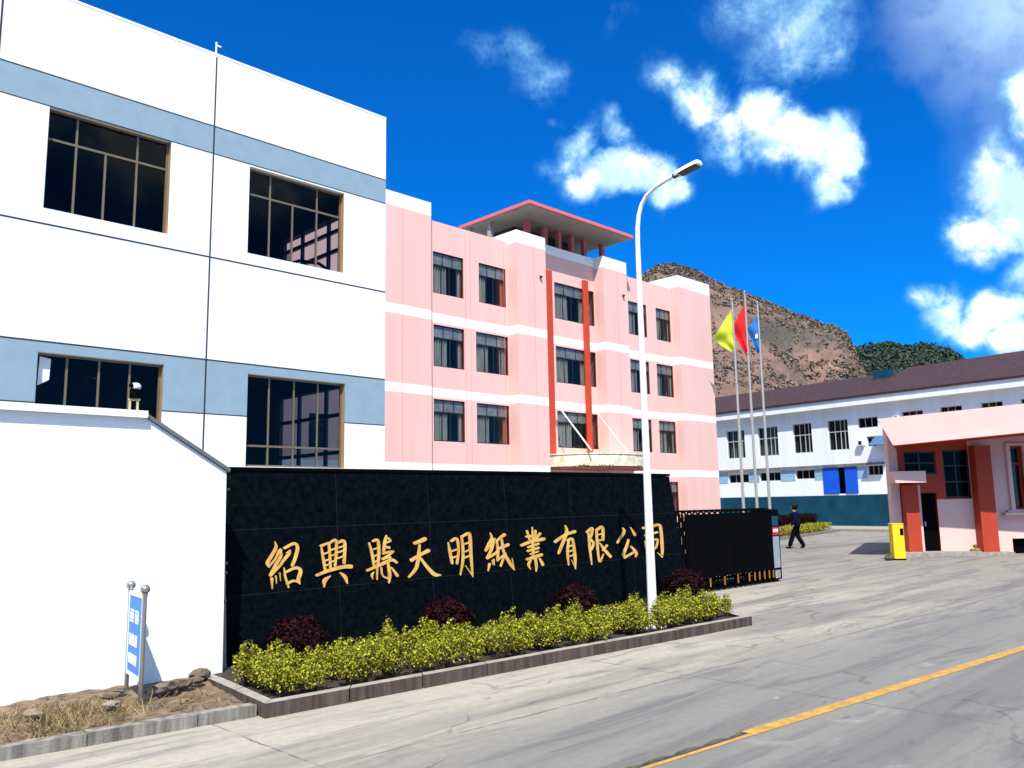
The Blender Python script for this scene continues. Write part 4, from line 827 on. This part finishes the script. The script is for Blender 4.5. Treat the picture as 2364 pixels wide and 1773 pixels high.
# ================================================================ planter, its kerb and plants
pl = thing('planter', (8.7, 8.9, 0), 0, 'long planter bed with brown stone kerb in front of the black name wall', 'planter')
outer = [(4.36, 8.06), (13.08, 7.57), (13.42, 8.1), (15.75, 10.55), (4.62, 10.55)]
inner = [(4.50, 8.19), (12.99, 7.71), (13.29, 8.18), (15.4, 10.5), (4.75, 10.5)]
zk = .15; pieces = []
def seglerp(a, b, t): return (a[0] * (1 - t) + b[0] * t, a[1] * (1 - t) + b[1] * t)
for (i, cnt) in ((0, 9), (1, 1), (2, 3), (4, 3)):
    a0, a1, b0, b1 = outer[i], outer[(i + 1) % 5], inner[i], inner[(i + 1) % 5]
    for k in range(cnt):
        e = .0035; t0, t1 = k / cnt + (e / cnt * 2 if k else 0), (k + 1) / cnt - e / cnt * 2
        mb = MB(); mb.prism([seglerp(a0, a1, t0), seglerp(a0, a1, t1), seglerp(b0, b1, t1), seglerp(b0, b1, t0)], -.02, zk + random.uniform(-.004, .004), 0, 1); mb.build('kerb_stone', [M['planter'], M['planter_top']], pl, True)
mb = MB(); mb.add([(x, y, .10) for x, y in inner], [(0, 1, 2, 3, 4)]); mb.build('soil', M['bed_soil'], pl, True)
def hedge(name, label, cat, group, x0, x1, yf, depth, h, dens=300, seed=0, lsz=.034):
    """clumped upright sprigs of leaves over a bed strip; yf(x) = front line"""
    lr = np.random.default_rng(seed); xc = (x0 + x1) / 2; yc = yf(xc) + depth / 2; sp = min(.315, max(.12, depth * .9)); nx_, ny_ = max(1, round((x1 - x0) / sp)), max(1, round(depth / sp))
    root = thing(name, (xc, yc, .1), 0, label, cat, group); P, D = [], []; tw = MB()
    for i in range(nx_):
        for k in range(ny_):
            cx_ = x0 + (i + .5 + lr.uniform(-.28, .28)) * (x1 - x0) / nx_; cy_ = yf(cx_) + (k + .5 + lr.uniform(-.28, .28)) * depth / ny_; hh = h * lr.uniform(.70, 1.22); r = sp * lr.uniform(.44, .60)
            for tip_ in range(int(30 * (sp / .3) ** .7)):     # upright leafy sprigs that make up one bush of the row
                a = lr.uniform(0, 6.283); q = math.sqrt(lr.random()); zt_ = hh * (1 - .42 * q * q) * lr.uniform(.72, 1.06); bx, by = cx_ + r * q * math.cos(a) - xc, cy_ + r * q * math.sin(a) - yc
                m = int(dens / 9 * lr.uniform(.7, 1.3)); t = lr.beta(1.7, 1.0, m); aa = lr.uniform(0, 6.283, m); rr = .052 * np.sqrt(lr.random(m)) * (1.25 - .55 * t)
                P.append(np.stack([bx * (.72 + .28 * t) + (cx_ - xc) * (.28 - .28 * t) + rr * np.cos(aa), by * (.72 + .28 * t) + (cy_ - yc) * (.28 - .28 * t) + rr * np.sin(aa), .04 + zt_ * (.12 + .88 * t)], 1)); D.append(np.stack([np.cos(aa), np.sin(aa), .2 + .8 * t], 1))
                if tip_ % 3 == 0: tw.tube([(cx_ - xc, cy_ - yc, -.01), (bx * .8 + (cx_ - xc) * .2, by * .8 + (cy_ - yc) * .2, zt_ * .5), (bx, by, zt_ * .85)], [.009, .006, .003], 4)
    np_mesh('foliage', leaves(np.concatenate(P), np.concatenate(D), lsz, .62), 4, M['hedge'], root); tw.build('stems', M['twig'], root); return root
yk = lambda x: 8.20 - (x - 4.5) * .0565
GH = 'golden hedge runs along the planter'
hedge('hedge', 'short yellow-green hedge clump at the planter end beside the white wall', 'hedge', GH, 4.56, 5.24, yk, 1.25, .46, seed=1)
hedge('hedge', 'yellow-green hedge run below the two leftmost dark red bushes', 'hedge', GH, 5.38, 7.42, yk, .98, .47, seed=2)
hedge('hedge', 'yellow-green hedge run between second and third dark red bush', 'hedge', GH, 7.66, 9.98, yk, .98, .50, seed=3)
hedge('hedge', 'yellow-green hedge run around the foot of the white street lamp', 'hedge', GH, 10.2, 12.66, yk, .98, .47, seed=4)
hedge('shrub', 'small yellow-green shrub just right of the hedge end', 'shrub', None, 12.66, 12.98, lambda x: 7.92, .34, .42, seed=5)
hedge('shrub', 'slim single yellow-green shrub at the planter corner', 'shrub', None, 13.02, 13.18, lambda x: 7.98, .17, .42, seed=6)
def ballbush(x, y, r, zc, label, seed):
    lr = np.random.default_rng(seed); root = thing('red_bush', (x, y, .1), 0, label, 'bush', 'dark red ball bushes against the name wall')
    n = 9000; d = lr.normal(0, 1, (n, 3)); d /= np.linalg.norm(d, axis=1)[:, None]; bump = 1 + .05 * np.sin(d[:, 0] * 11 + seed * 2) + .13 * np.sin(d[:, 0] * 4 + d[:, 2] * 3 + seed) * np.cos(d[:, 1] * 6 + d[:, 2] * 5)
    q = d * (r * bump * lr.uniform(.70, 1.04, n))[:, None] * np.array([1, 1, .86]); q[:, 2] += zc
    q = q[q[:, 2] > .03]; dd = d[:len(q)]; dd = q - np.array([0, 0, zc]); dd /= np.linalg.norm(dd, axis=1)[:, None]
    np_mesh('foliage', leaves(q, dd, .05, .55), 4, M['redleaf'], root); tw = MB()
    for k in range(7): a = k * .9; tw.tube([(0, 0, -.02), (math.cos(a) * r * .3, math.sin(a) * r * .3, zc * .6), (math.cos(a) * r * .7, math.sin(a) * r * .7, zc + r * .2)], [.016, .01, .004], 5)
    tw.build('stems', M['twig'], root)
ballbush(5.86, 10.02, .35, .28, 'dark red ball bush nearest the white boundary wall', 1)
ballbush(8.42, 10.02, .36, .28, 'dark red ball bush under the middle of the gold lettering', 2)
ballbush(11.35, 10.02, .36, .26, 'dark red ball bush just left of the white street lamp', 3)
ballbush(14.75, 10.02, .40, .28, 'dark red ball bush at the gate end of the name wall', 4)

# ================================================================ street lamp
sl = thing('street_lamp', (11.26, 8.29, 0), 0, 'tall white street lamp with a curved arm and flat lamp head rising from the hedge', 'street lamp')
mb = MB(); path = [(0, 0, .1), (0, 0, 3.0), (0, 0, 6.35)]; rad = [.076, .058, .040]
for (dy, z) in ((-.01, 6.62), (-.045, 6.83), (-.11, 7.0), (-.22, 7.13), (-.40, 7.22), (-.60, 7.27), (-.80, 7.305)): path.append((0, dy, z)); rad.append(rad[-1] - .0018)
mb.tube(path, rad, 16); mb.build('pole', M['lamp_white'], sl, smooth=True)
mb = MB(); mb.box(-.16, .16, -.16, .16, .0, .115, 0, .01); mb.build('base_plate', M['lamp_white'], sl)
def rotx(v, a, o): y, z = v[1] - o[1], v[2] - o[2]; return (v[0], o[1] + y * math.cos(a) - z * math.sin(a), o[2] + y * math.sin(a) + z * math.cos(a))
mb = MB(); prof = [(-.05, 0), (-.08, -.06), (-.095, -.24), (-.09, -.41), (-.065, -.47), (.065, -.47), (.09, -.41), (.095, -.24), (.08, -.06), (.05, 0)]
n = len(prof); top = [(x * .86, y, .038) for x, y in prof]; botm = [(x, y, -.024) for x, y in prof]
vs = [rotx((x, y - .80, z + 7.305), -R_(9), (0, -.8, 7.305)) for x, y, z in botm + top]
mb.add(vs, [tuple(range(n)), tuple(range(2 * n - 1, n - 1, -1))] + [(i, n + i, n + (i + 1) % n, (i + 1) % n) for i in range(n)]); hd = mb.build('lamp_head', M['lamp_white'], sl)
mb = MB(); q = [(-.075, -.09), (.075, -.09), (.082, -.24), (.078, -.42), (-.078, -.42), (-.082, -.24)]; nq = len(q)
vs = [rotx((x, y - .80, z + 7.305), -R_(9), (0, -.8, 7.305)) for z in (-.026, -.04) for x, y in q]; mb.add(vs, [tuple(range(nq)), tuple(range(2 * nq - 1, nq - 1, -1))] + [(i, (i + 1) % nq, nq + (i + 1) % nq, nq + i) for i in range(nq)])
mb.build('lens', M['lamp_dark'], hd)
mb = MB(); mb.tube([rotx((0, -.76, 7.30), -R_(9), (0, -.8, 7.305)), rotx((0, -.85, 7.312), -R_(9), (0, -.8, 7.305))], .042, 10); mb.box(-.025, .025, -.92, -.84, 7.345, 7.375); mb.build('clamp', M['lamp_dark'], sl)

sl.scale = (1.03, 1.03, 1.022); sl.location.z = 0
# ================================================================ blue sign at the left
bs = thing('post_sign', (3.63, 9.60, 0), R_(-8.5), 'narrow blue sign board between two steel posts with ball finials', 'sign')
for y in (-.34, .34):
    mb = MB(); mb.tube([(0, y, -.02), (0, y, 1.22)], .024, 12); ps = mb.build('post', M['steel'], bs, smooth=True)
    mb = MB(); mb.ball((0, y, 1.27), .052, 18); mb.tube([(0, y, 1.2), (0, y, 1.235)], .03, 12); mb.build('finial', M['steel'], ps, smooth=True)
mb = MB(); mb.box(-.012, .012, -.295, .295, .36, 1.17); mb.build('board', M['sign_blue'], bs)
mb = MB(); mb.box(-.018, .018, -.318, .318, 1.171, 1.21); mb.box(-.018, .018, -.318, .318, .32, .359); mb.box(-.018, .018, -.318, -.2955, .359, 1.171); mb.box(-.018, .018, .2955, .318, .359, 1.171); mb.build('rail', M['sign_white'], bs)
lr = random.Random(4)
for (zc, hh, yw, k) in ((.955, .115, .19, 2), (.70, .10, .17, 3), (.50, .085, .17, 4)):
    mb = MB()
    for i in range(k):
        y0 = .25 - yw * 2.6 * i / k * .93; wd = yw * 2.6 / k * .80
        for q in range(7):
            if q < 4: zz = zc - hh / 2 + hh * q / 3; mb.box(-.0155, -.0125 - q * .0001, y0 - wd * lr.uniform(.85, 1), y0 - wd * lr.uniform(0, .15), zz - .011, zz + .011)
            else: yy = y0 - wd * (q - 3.5) / 3; mb.box(-.0158, -.0126 - q * .0001, yy - .011, yy + .011, zc - hh / 2 * lr.uniform(.6, 1.05), zc + hh / 2 * lr.uniform(.6, 1.05))
    mb.build('lettering', M['sign_white'], bs)

# ================================================================ kerb, soil strip, stones and dry grass at the left
mb = MB(); kb = [(-8, 9.55, 9.40), (2.1, 8.45, 8.31), (4.36, 8.22, 8.08)]
x = -8.0; ky = lambda x: 8.45 - (x - 2.1) * .108
while x < 4.34:
    x2 = min(x + .98, 4.352); j = .006; e = random.uniform(-.004, .004)
    mb.prism([(x + j, ky(x)), (x2 - j, ky(x2)), (x2 - j, ky(x2) + .14), (x + j, ky(x) + .14)], -.02, .115 + e, 0, 0); x += .98
tag(mb.build('kerb', M['kerb']), kind='structure')
nx, ny = 90, 14; V = []
for i in range(nx + 1):
    for j in range(ny + 1):
        x = -8 + 12.55 * i / nx; y0 = ky(min(x, 4.35)) + .12; y = y0 + (10.25 - y0) * j / ny
        z = .06 + .10 * (j / ny) ** 1.3 * (.5 + .5 * math.sin(x * 2.2 + 1)) + .07 * max(0, x - 3.6) * (j / ny) + (rng.random() - .5) * .035
        V.append((x, y, z))
mb = MB(); mb.add(V, [(i * (ny + 1) + j, (i + 1) * (ny + 1) + j, (i + 1) * (ny + 1) + j + 1, i * (ny + 1) + j + 1) for i in range(nx) for j in range(ny)]); tag(mb.build('soil_strip', M['soil'], smooth=True), kind='structure')
for k, (x, y, s, lab) in enumerate([(3.38, 9.55, .13, 'grey stone by the foot of the blue sign far post'), (3.55, 9.78, .10, 'small brown stone against the white wall behind the blue sign'), (3.92, 9.42, .19, 'large dark stone just right of the blue sign'), (4.15, 9.5, .15, 'dark stone between the large stone and the planter'), (4.35, 9.65, .13, 'brown stone leaning by the planter kerb end'), (3.25, 9.15, .12, 'pale stone on the soil left of the blue sign'), (2.6, 9.35, .13, 'flat pale stone amid the dry grass'), (4.48, 9.85, .20, 'reddish rubble lump at the corner of wall and planter')]):
    lr = np.random.default_rng(k + 20); v = IV * (1 + lr.normal(0, .13, (len(IV), 1))) * np.array([1.25, 1, .6]) * s * .55
    mb = MB(); mb.add([tuple(q + np.array([x, y, .13 + s * .3])) for q in v], [tuple(f) for f in IF]); tag(mb.build('rock', M['pebble'] if 'pale' in lab else M['rock']), lab, 'rock', 'stones on the soil strip')
n = 2700; gx = np.where(rng.random(n) < .74, rng.normal(3.02, .33, n), rng.uniform(-1.5, 4.3, n)); gy = np.array([ky(min(x, 4.3)) + .17 + (10.1 - ky(min(x, 4.3)) - .25) * rng.beta(1.2, 1.5) for x in gx]); keep = (np.sin(gx * 3.1) + np.sin(gy * 5 + gx * 1.7) + rng.normal(0, .7, n)) > -.1; gx, gy = gx[keep], gy[keep]; n = len(gx)
base = np.stack([gx, gy, np.full(n, .06)], 1); hgt = rng.uniform(.03, .15, n); ln = rng.normal(0, .09, (n, 2)); tip = base + np.stack([ln[:, 0], ln[:, 1], hgt], 1); wd = rng.normal(0, 1, (n, 2)); wd /= np.linalg.norm(wd, axis=1)[:, None]; wd = np.concatenate([wd * .009, np.zeros((n, 1))], 1)
tag(np_mesh('dry_grass', np.stack([base - wd, base + wd, tip + wd * .2, tip - wd * .2], 1), 4, M['straw']), kind='stuff')
n = 230; px_ = np.where(rng.random(n) < .7, rng.uniform(3.6, 4.38, n), rng.uniform(-1, 3.5, n)); py_ = np.array([ky(min(x, 4.3)) + .17 + rng.random() * (10.1 - ky(min(x, 4.3)) - .2) for x in px_]); jt = [max(0., (q - ky(min(p, 4.35)) - .12) / (10.25 - ky(min(p, 4.35)) - .12)) for p, q in zip(px_, py_)]
A = np.stack([px_, py_, [.055 + .10 * j ** 1.3 * (.5 + .5 * math.sin(p * 2.2 + 1)) + .07 * max(0, p - 3.6) * j for p, j in zip(px_, jt)]], 1); sz = .008 + .06 * rng.random(n) ** 3
IV0 = np.array([(1, 0, 0), (-1, 0, 0), (0, 1, 0), (0, -1, 0), (0, 0, .7), (0, 0, -.7)], float); IF0 = [(0, 2, 4), (2, 1, 4), (1, 3, 4), (3, 0, 4), (2, 0, 5), (1, 2, 5), (3, 1, 5), (0, 3, 5)]; mb = MB()
for p, s in zip(A, sz): mb.add([tuple(p + q * s * rng.uniform(.6, 1.3)) for q in IV0], IF0)
tag(mb.build('rubble', M['rock']), kind='stuff')
# small lamp on the boundary wall
fl = thing('wall_lamp', (3.75, 10.3, 3.285), R_(-20), 'small black device with round white top on two wooden legs, on the white wall', 'lamp')
fl.scale = (.85, .85, .88)
for x in (-.055, .045):
    mb = MB(); mb.box(x - .016, x + .016, -.02, .02, 0, .15); mb.build('leg', M['wood'], fl)
mb = MB(); mb.box(-.08, .075, -.025, .025, .151, .175); mb.build('crossbar', M['wood'], fl)
mb = MB(); mb.box(-.065, .06, -.06, .06, .176, .315, 0, .015); mb.build('body', M['black'], fl)
mb = MB(); mb.ball((.01, 0, .345), .075, 14, 0, (1, .9, .72)); mb.build('round_cap', M['lamp_white'], fl, smooth=True)
mb = MB(); mb.ball((-.045, -.05, .35), .035, 10); mb.build('lens', M['black'], fl)

# ================================================================ retractable gate
gt = thing('sliding_gate', (20.52, 11.25, 0), 0, 'black retractable accordion gate with scalloped top beside the name wall', 'gate')
xs = [-5.6 + i * .245 for i in range(23)]
for i, x in enumerate(xs):
    mb = MB()
    for y in (-.22, .22):
        mb.tube([(x, y, .08), (x, y, 1.80)], .022, 6); mb.tube([(x + .12, y, .16), (x + .12, y, 1.74)], .016, 6)
    arcp = [(x, .22 * math.cos(t), 1.80 + .075 * math.sin(t)) for t in np.linspace(0, math.pi, 9)]; mb.tube(arcp, .024, 6)
    mb.box(x - .05, x + .05, -.27, .27, .04, .09)
    mb.build('gate_post', M['black'], gt)
for y, s in ((-.25, 1), (.25, -1)):
    mb = MB()
    for (z0, z1) in ((.20, .52), (.60, .98), (1.06, 1.40), (1.45, 1.70)):
        for i in range(len(xs) - 1):
            a, b = (z0, z1) if (i % 2 == 0) == (s > 0) else (z1, z0)
            mb.box(xs[i], xs[i + 1], y - .012, y + .012, z0 - .035, z0 + .035); 
            p, q = Vector((xs[i], y + .015 * s, a)), Vector((xs[i + 1], y + .015 * s, b)); mb.tube([p, q], .026, 6)
    mb.build('scissor_lattice', M['black'], gt)
mb = MB()   # solid dark slats of the folded stack
for i in range(40): x = -5.55 + i * .131; mb.box(x - (.043 if i < 11 else .058), x + (.043 if i < 11 else .058), -.300 - .002 * (i % 3), -.288, .34 if i > 8 else .14, 1.80)
mb.build('folded_panel', M['black'], gt)
for i in range(9):
    x = -3.35 + [0, .62, 1.22, 1.75, 2.02, 2.25, 2.5, 2.74, 2.95][i]; mb = MB(); mb.box(x - .022, x + .022, -.306, -.294, .12, .32); mb.build('reflector', M['amber'], gt)
hb = MB(); hb.box(-.36, .06, -.30, .30, .06, 1.86, 0, .02); head = hb.build('drive_unit', M['black'], gt)
mb = MB(); mb.box(-.33, -.02, -.309, -.3005, .36, 1.16); mb.build('cover_panel', M['cab'], head)
mb = MB(); mb.box(-.33, -.02, -.309, -.3005, 1.19, 1.40); mb.build('warning_plate', M['red'], head)
mb = MB(); mb.box(-.33, -.02, -.309, -.3005, 1.43, 1.68); mb.build('display', M['teal'], head)
mb = MB(); mb.box(-.30, -.04, -.308, -.3005, .10, .30); mb.build('emblem_plate', M['planter_top'], head)
mb = MB()
for i in range(4): mb.box(-.30 + i * .068, -.25 + i * .068, -.3115, -.3095, 1.27, 1.35)
mb.build('warning_lettering', M['sign_white'], head)
for x in (-.28, -.02): 
    mb = MB(); mb.tube([(x, -.2, .06), (x, .2, .06)], .055, 12); mb.build('wheel', M['black'], gt)
mb = MB(); mb.box(14.5, 29.0, 11.18, 11.22, .004, .012); tag(mb.build('gate_track', M['grey_metal']), kind='structure')

# ================================================================ inner planter with flagpoles
FPD = (Vector((51.9, 23.9, 0)) - Vector((40.5, 21.7, 0))).normalized(); fpa = math.atan2(FPD.y, FPD.x)
ip = thing('planter', (45.0, 23.3, 0), fpa, 'low planter inside the yard with clipped hedges in front of the workshop', 'planter')
mb = MB(); mb.box(-9, 8.2, -.75, -.60, -.02, .16); mb.box(-9, 8.2, 2.3, 2.45, -.02, .16); mb.box(-9, -8.85, -.598, 2.298, -.02, .16); mb.box(8.05, 8.2, -.598, 2.298, -.02, .16); mb.build('kerb', M['kerb'], ip)
mb = MB(); mb.box(-8.84, 8.04, -.59, 2.29, -.02, .1); mb.build('soil', M['soil'], ip)
def trimmed(name, label, x0, x1, y0, y1, h, m, n, sz):
    r = thing(name, tuple(Vector((45.0, 23.3, .1)) + Vector((FPD.x * (x0 + x1) / 2 - FPD.y * (y0 + y1) / 2, FPD.y * (x0 + x1) / 2 + FPD.x * (y0 + y1) / 2, 0))), fpa, label, 'hedge')
    hx, hy = (x1 - x0) / 2, (y1 - y0) / 2; q = np.stack([rng.uniform(-hx, hx, n), rng.uniform(-hy, hy, n), h * rng.beta(2.4, .9, n)], 1); q[:, 2] *= 1 + .13 * np.sin(q[:, 0] * 4) * np.cos(q[:, 0] * 2.3 + 1); d = np.stack([np.zeros(n), -np.ones(n) * .7, np.ones(n) * .6], 1)
    np_mesh('foliage', leaves(q, d, sz, .65), 4, m, r); tw = MB()
    for k in range(int(hx * 5)): a = -hx + k * .4; tw.tube([(a, 0, -.02), (a + .05, .02, h * .8)], [.012, .005], 4)
    tw.build('stems', M['twig'], r)
trimmed('hedge', 'low trimmed yellow-green hedge along the yard planter, behind the walking person', -8.8, 7.4, -.5, .4, .50, M['hedge'], 14000, .08)
trimmed('red_hedge', 'dark red clipped hedge behind the low yellow-green one in the yard', -8.8, 8.0, .5, 1.4, 1.02, M['redleaf'], 26000, .10)
def flagpole(x, y, h, cloth, label, hoist, flyl, droop, low, mat_, sway, mark=False):
    r = thing('flagpole', (x, y, 0), 0, label, 'flagpole', 'steel flagpoles in the yard planter'); mb = MB(); mb.tube([(0, 0, 0), (0, 0, h * .5), (0, 0, h - .15)], [.10, .08, .05], 12); p = mb.build('pole', M['grey_metal'], r, smooth=True)
    mb = MB(); mb.ball((0, 0, h - .08), .07, 12); mb.build('finial', M['steel'], p, smooth=True)
    # cloth hangs from the hoist; fly corner droops; u along hoist, v along fly
    f = thing('flag', (x, y, 0), 0, cloth, 'flag', 'flags hanging from the yard flagpoles'); mb = MB(); nu, nv = 16, 14; L = Vector((-.712, .702, 0)); Nn = Vector((.702, .712, 0))
    ztop, zbot = hoist
    for side_ in (0, 1):
        vs = []
        for i in range(nu + 1):
            for j in range(nv + 1):
                u, v = i / nu, j / nv; a = Vector((0, 0, ztop + (zbot - ztop) * u)) + L * .045
                fly = L * (flyl * v * (1 - u) ** .8 + .10 * v) ; z = (droop * v * (1 - u) + low * v * u)
                w_ = sway * math.sin(v * 7 + u * 3.4) * (.25 + v) * .8 + .03 * math.sin(u * 11 + v * 4)
                vs.append(a + fly + Vector((0, 0, z)) + Nn * (w_ + .006 * side_))
        mb.add(vs, [((i * (nv + 1) + j), ((i + 1) * (nv + 1) + j), ((i + 1) * (nv + 1) + j + 1), (i * (nv + 1) + j + 1)) for i in range(nu) for j in range(nv)])
    c = mb.build('cloth', mat_, f, smooth=True)
    if mark:
        mb = MB()
        a = Vector((0, 0, ztop + (zbot - ztop) * .62)) + L * .12 - Nn * .12; mb.add([tuple(a), tuple(a + L * .16 + Vector((0, 0, -.12))), tuple(a + L * .18 + Vector((0, 0, .12))), tuple(a + L * .05 + Vector((0, 0, .26)))], [(0, 1, 2, 3)]); mb.build('emblem', M['sign_white'], f)
    return r
flagpole(46.6, 27.1, 14.9, 'lime yellow flag hanging limp from the leftmost flagpole', 'leftmost flagpole, flying the lime yellow flag', (14.2, 11.75), 1.16, -1.83, -.36, M['flag_y'], .18)
flagpole(47.2, 26.52, 15.4, 'red flag hanging limp from the middle flagpole', 'tallest middle flagpole, flying the red flag', (14.5, 11.55), .74, -1.42, -.38, M['flag_r'], .14)
flagpole(47.75, 25.97, 14.7, 'blue flag with a small white mark hanging from a flagpole', 'flagpole next to the gatehouse side, flying the blue flag', (13.75, 11.45), .57, -.83, -.24, M['flag_b'], .12, True)

# ================================================================ person walking in the yard
def skin(name, nodes, edges, m, parent, sub=2):
    """nodes: (x, y, z, rx, ry); one continuous skinned surface"""
    me = bpy.data.meshes.new(name); me.from_pydata([n[:3] for n in nodes], edges, []); o = bpy.data.objects.new(name, me); COL.objects.link(o)
    o.modifiers.new('s', 'SKIN'); me.skin_vertices[0].data[0].use_root = True
    for i, n in enumerate(nodes): me.skin_vertices[0].data[i].radius = (n[3], n[4])
    ss = o.modifiers.new('d', 'SUBSURF'); ss.levels = ss.render_levels = sub
    dg = bpy.context.evaluated_depsgraph_get(); ev = o.evaluated_get(dg); me2 = bpy.data.meshes.new_from_object(ev, depsgraph=dg); o.modifiers.clear(); o.data = me2; bpy.data.meshes.remove(me)
    me2.name = name; me2.materials.clear(); me2.materials.append(m); me2.polygons.foreach_set('use_smooth', [True] * len(me2.polygons)); o.parent = parent; return o
pr = thing('person', (34.35, 17.5, 0), math.atan2(.702, -.712) - R_(28), 'person in navy jacket and black trousers walking across the yard', 'person'); pr.scale = (1.07, 1.07, 1.07)
# local +x is the way the person walks, z up
bn = [(0, 0, .95, .10, .13), (.01, 0, 1.12, .09, .12), (.02, 0, 1.30, .10, .16), (.02, 0, 1.42, .07, .12), (.03, 0, 1.50, .05, .055), (.05, 0, 1.58, .07, .065), (.06, 0, 1.66, .085, .075), (.055, 0, 1.73, .06, .055),
      (.03, .17, 1.39, .055, .055), (-.07, .23, 1.14, .043, .043), (.05, .24, .93, .034, .034), (.10, .235, .85, .03, .02), (.02, -.17, 1.39, .055, .055), (.06, -.25, 1.14, .043, .043), (.22, -.22, .98, .034, .034), (.28, -.20, .93, .03, .02),
      (0, .09, .90, .09, .09), (.13, .10, .52, .06, .06), (.28, .10, .12, .042, .042), (.36, .10, .05, .04, .035), (0, -.09, .90, .09, .09), (-.02, -.10, .52, .06, .06), (-.26, -.10, .17, .042, .042), (-.20, -.10, .06, .04, .035)]
be = [(0, 1), (1, 2), (2, 3), (3, 4), (4, 5), (5, 6), (6, 7), (3, 8), (8, 9), (9, 10), (10, 11), (3, 12), (12, 13), (13, 14), (14, 15), (0, 16), (16, 17), (17, 18), (18, 19), (0, 20), (20, 21), (21, 22), (22, 23)]
skin('body', bn, be, M['skin'], pr)
jn = [(0, 0, .80, .20, .23), (.0, 0, 1.0, .20, .23), (.01, 0, 1.15, .20, .24), (.02, 0, 1.32, .20, .26), (.02, 0, 1.43, .15, .19), (.03, 0, 1.50, .10, .10), (.03, .19, 1.39, .078, .078), (-.07, .245, 1.14, .066, .066), (.05, .25, .94, .054, .054), (.02, -.19, 1.39, .078, .078), (.06, -.265, 1.14, .066, .066), (.215, -.225, .99, .054, .054)]
skin('jacket', jn, [(0, 1), (1, 2), (2, 3), (3, 4), (4, 5), (4, 6), (6, 7), (7, 8), (4, 9), (9, 10), (10, 11)], M['navy'], pr)
tn = [(0, 0, .93, .125, .15), (0, .09, .86, .11, .11), (.14, .10, .50, .10, .10), (.29, .10, .07, .09, .085), (0, -.09, .86, .12, .12), (-.02, -.10, .50, .10, .10), (-.26, -.10, .09, .09, .085)]
skin('trousers', tn, [(0, 1), (1, 2), (2, 3), (0, 4), (4, 5), (5, 6)], M['dark_cloth'], pr)
skin('hair', [(-.02, 0, 1.55, .10, .11), (.005, 0, 1.66, .14, .14), (.02, 0, 1.76, .12, .12)], [(0, 1), (1, 2)], M['hair'], pr)
for (x, y, z, tl_) in ((.30, .10, .05, .0), (-.22, -.10, .07, -.05)):
    skin('shoe', [(x - .07, y, z + tl_ * -.5, .045, .045), (x + .04, y, z, .045, .045), (x + .13, y, z + tl_ * .5, .035, .03)], [(0, 1), (1, 2)], M['sign_white'] if False else M['black'], pr, 1)
mb = MB(); mb.ball((.145, 0, 1.645), .016, 8); mb.build('nose', M['skin'], pr, smooth=True)
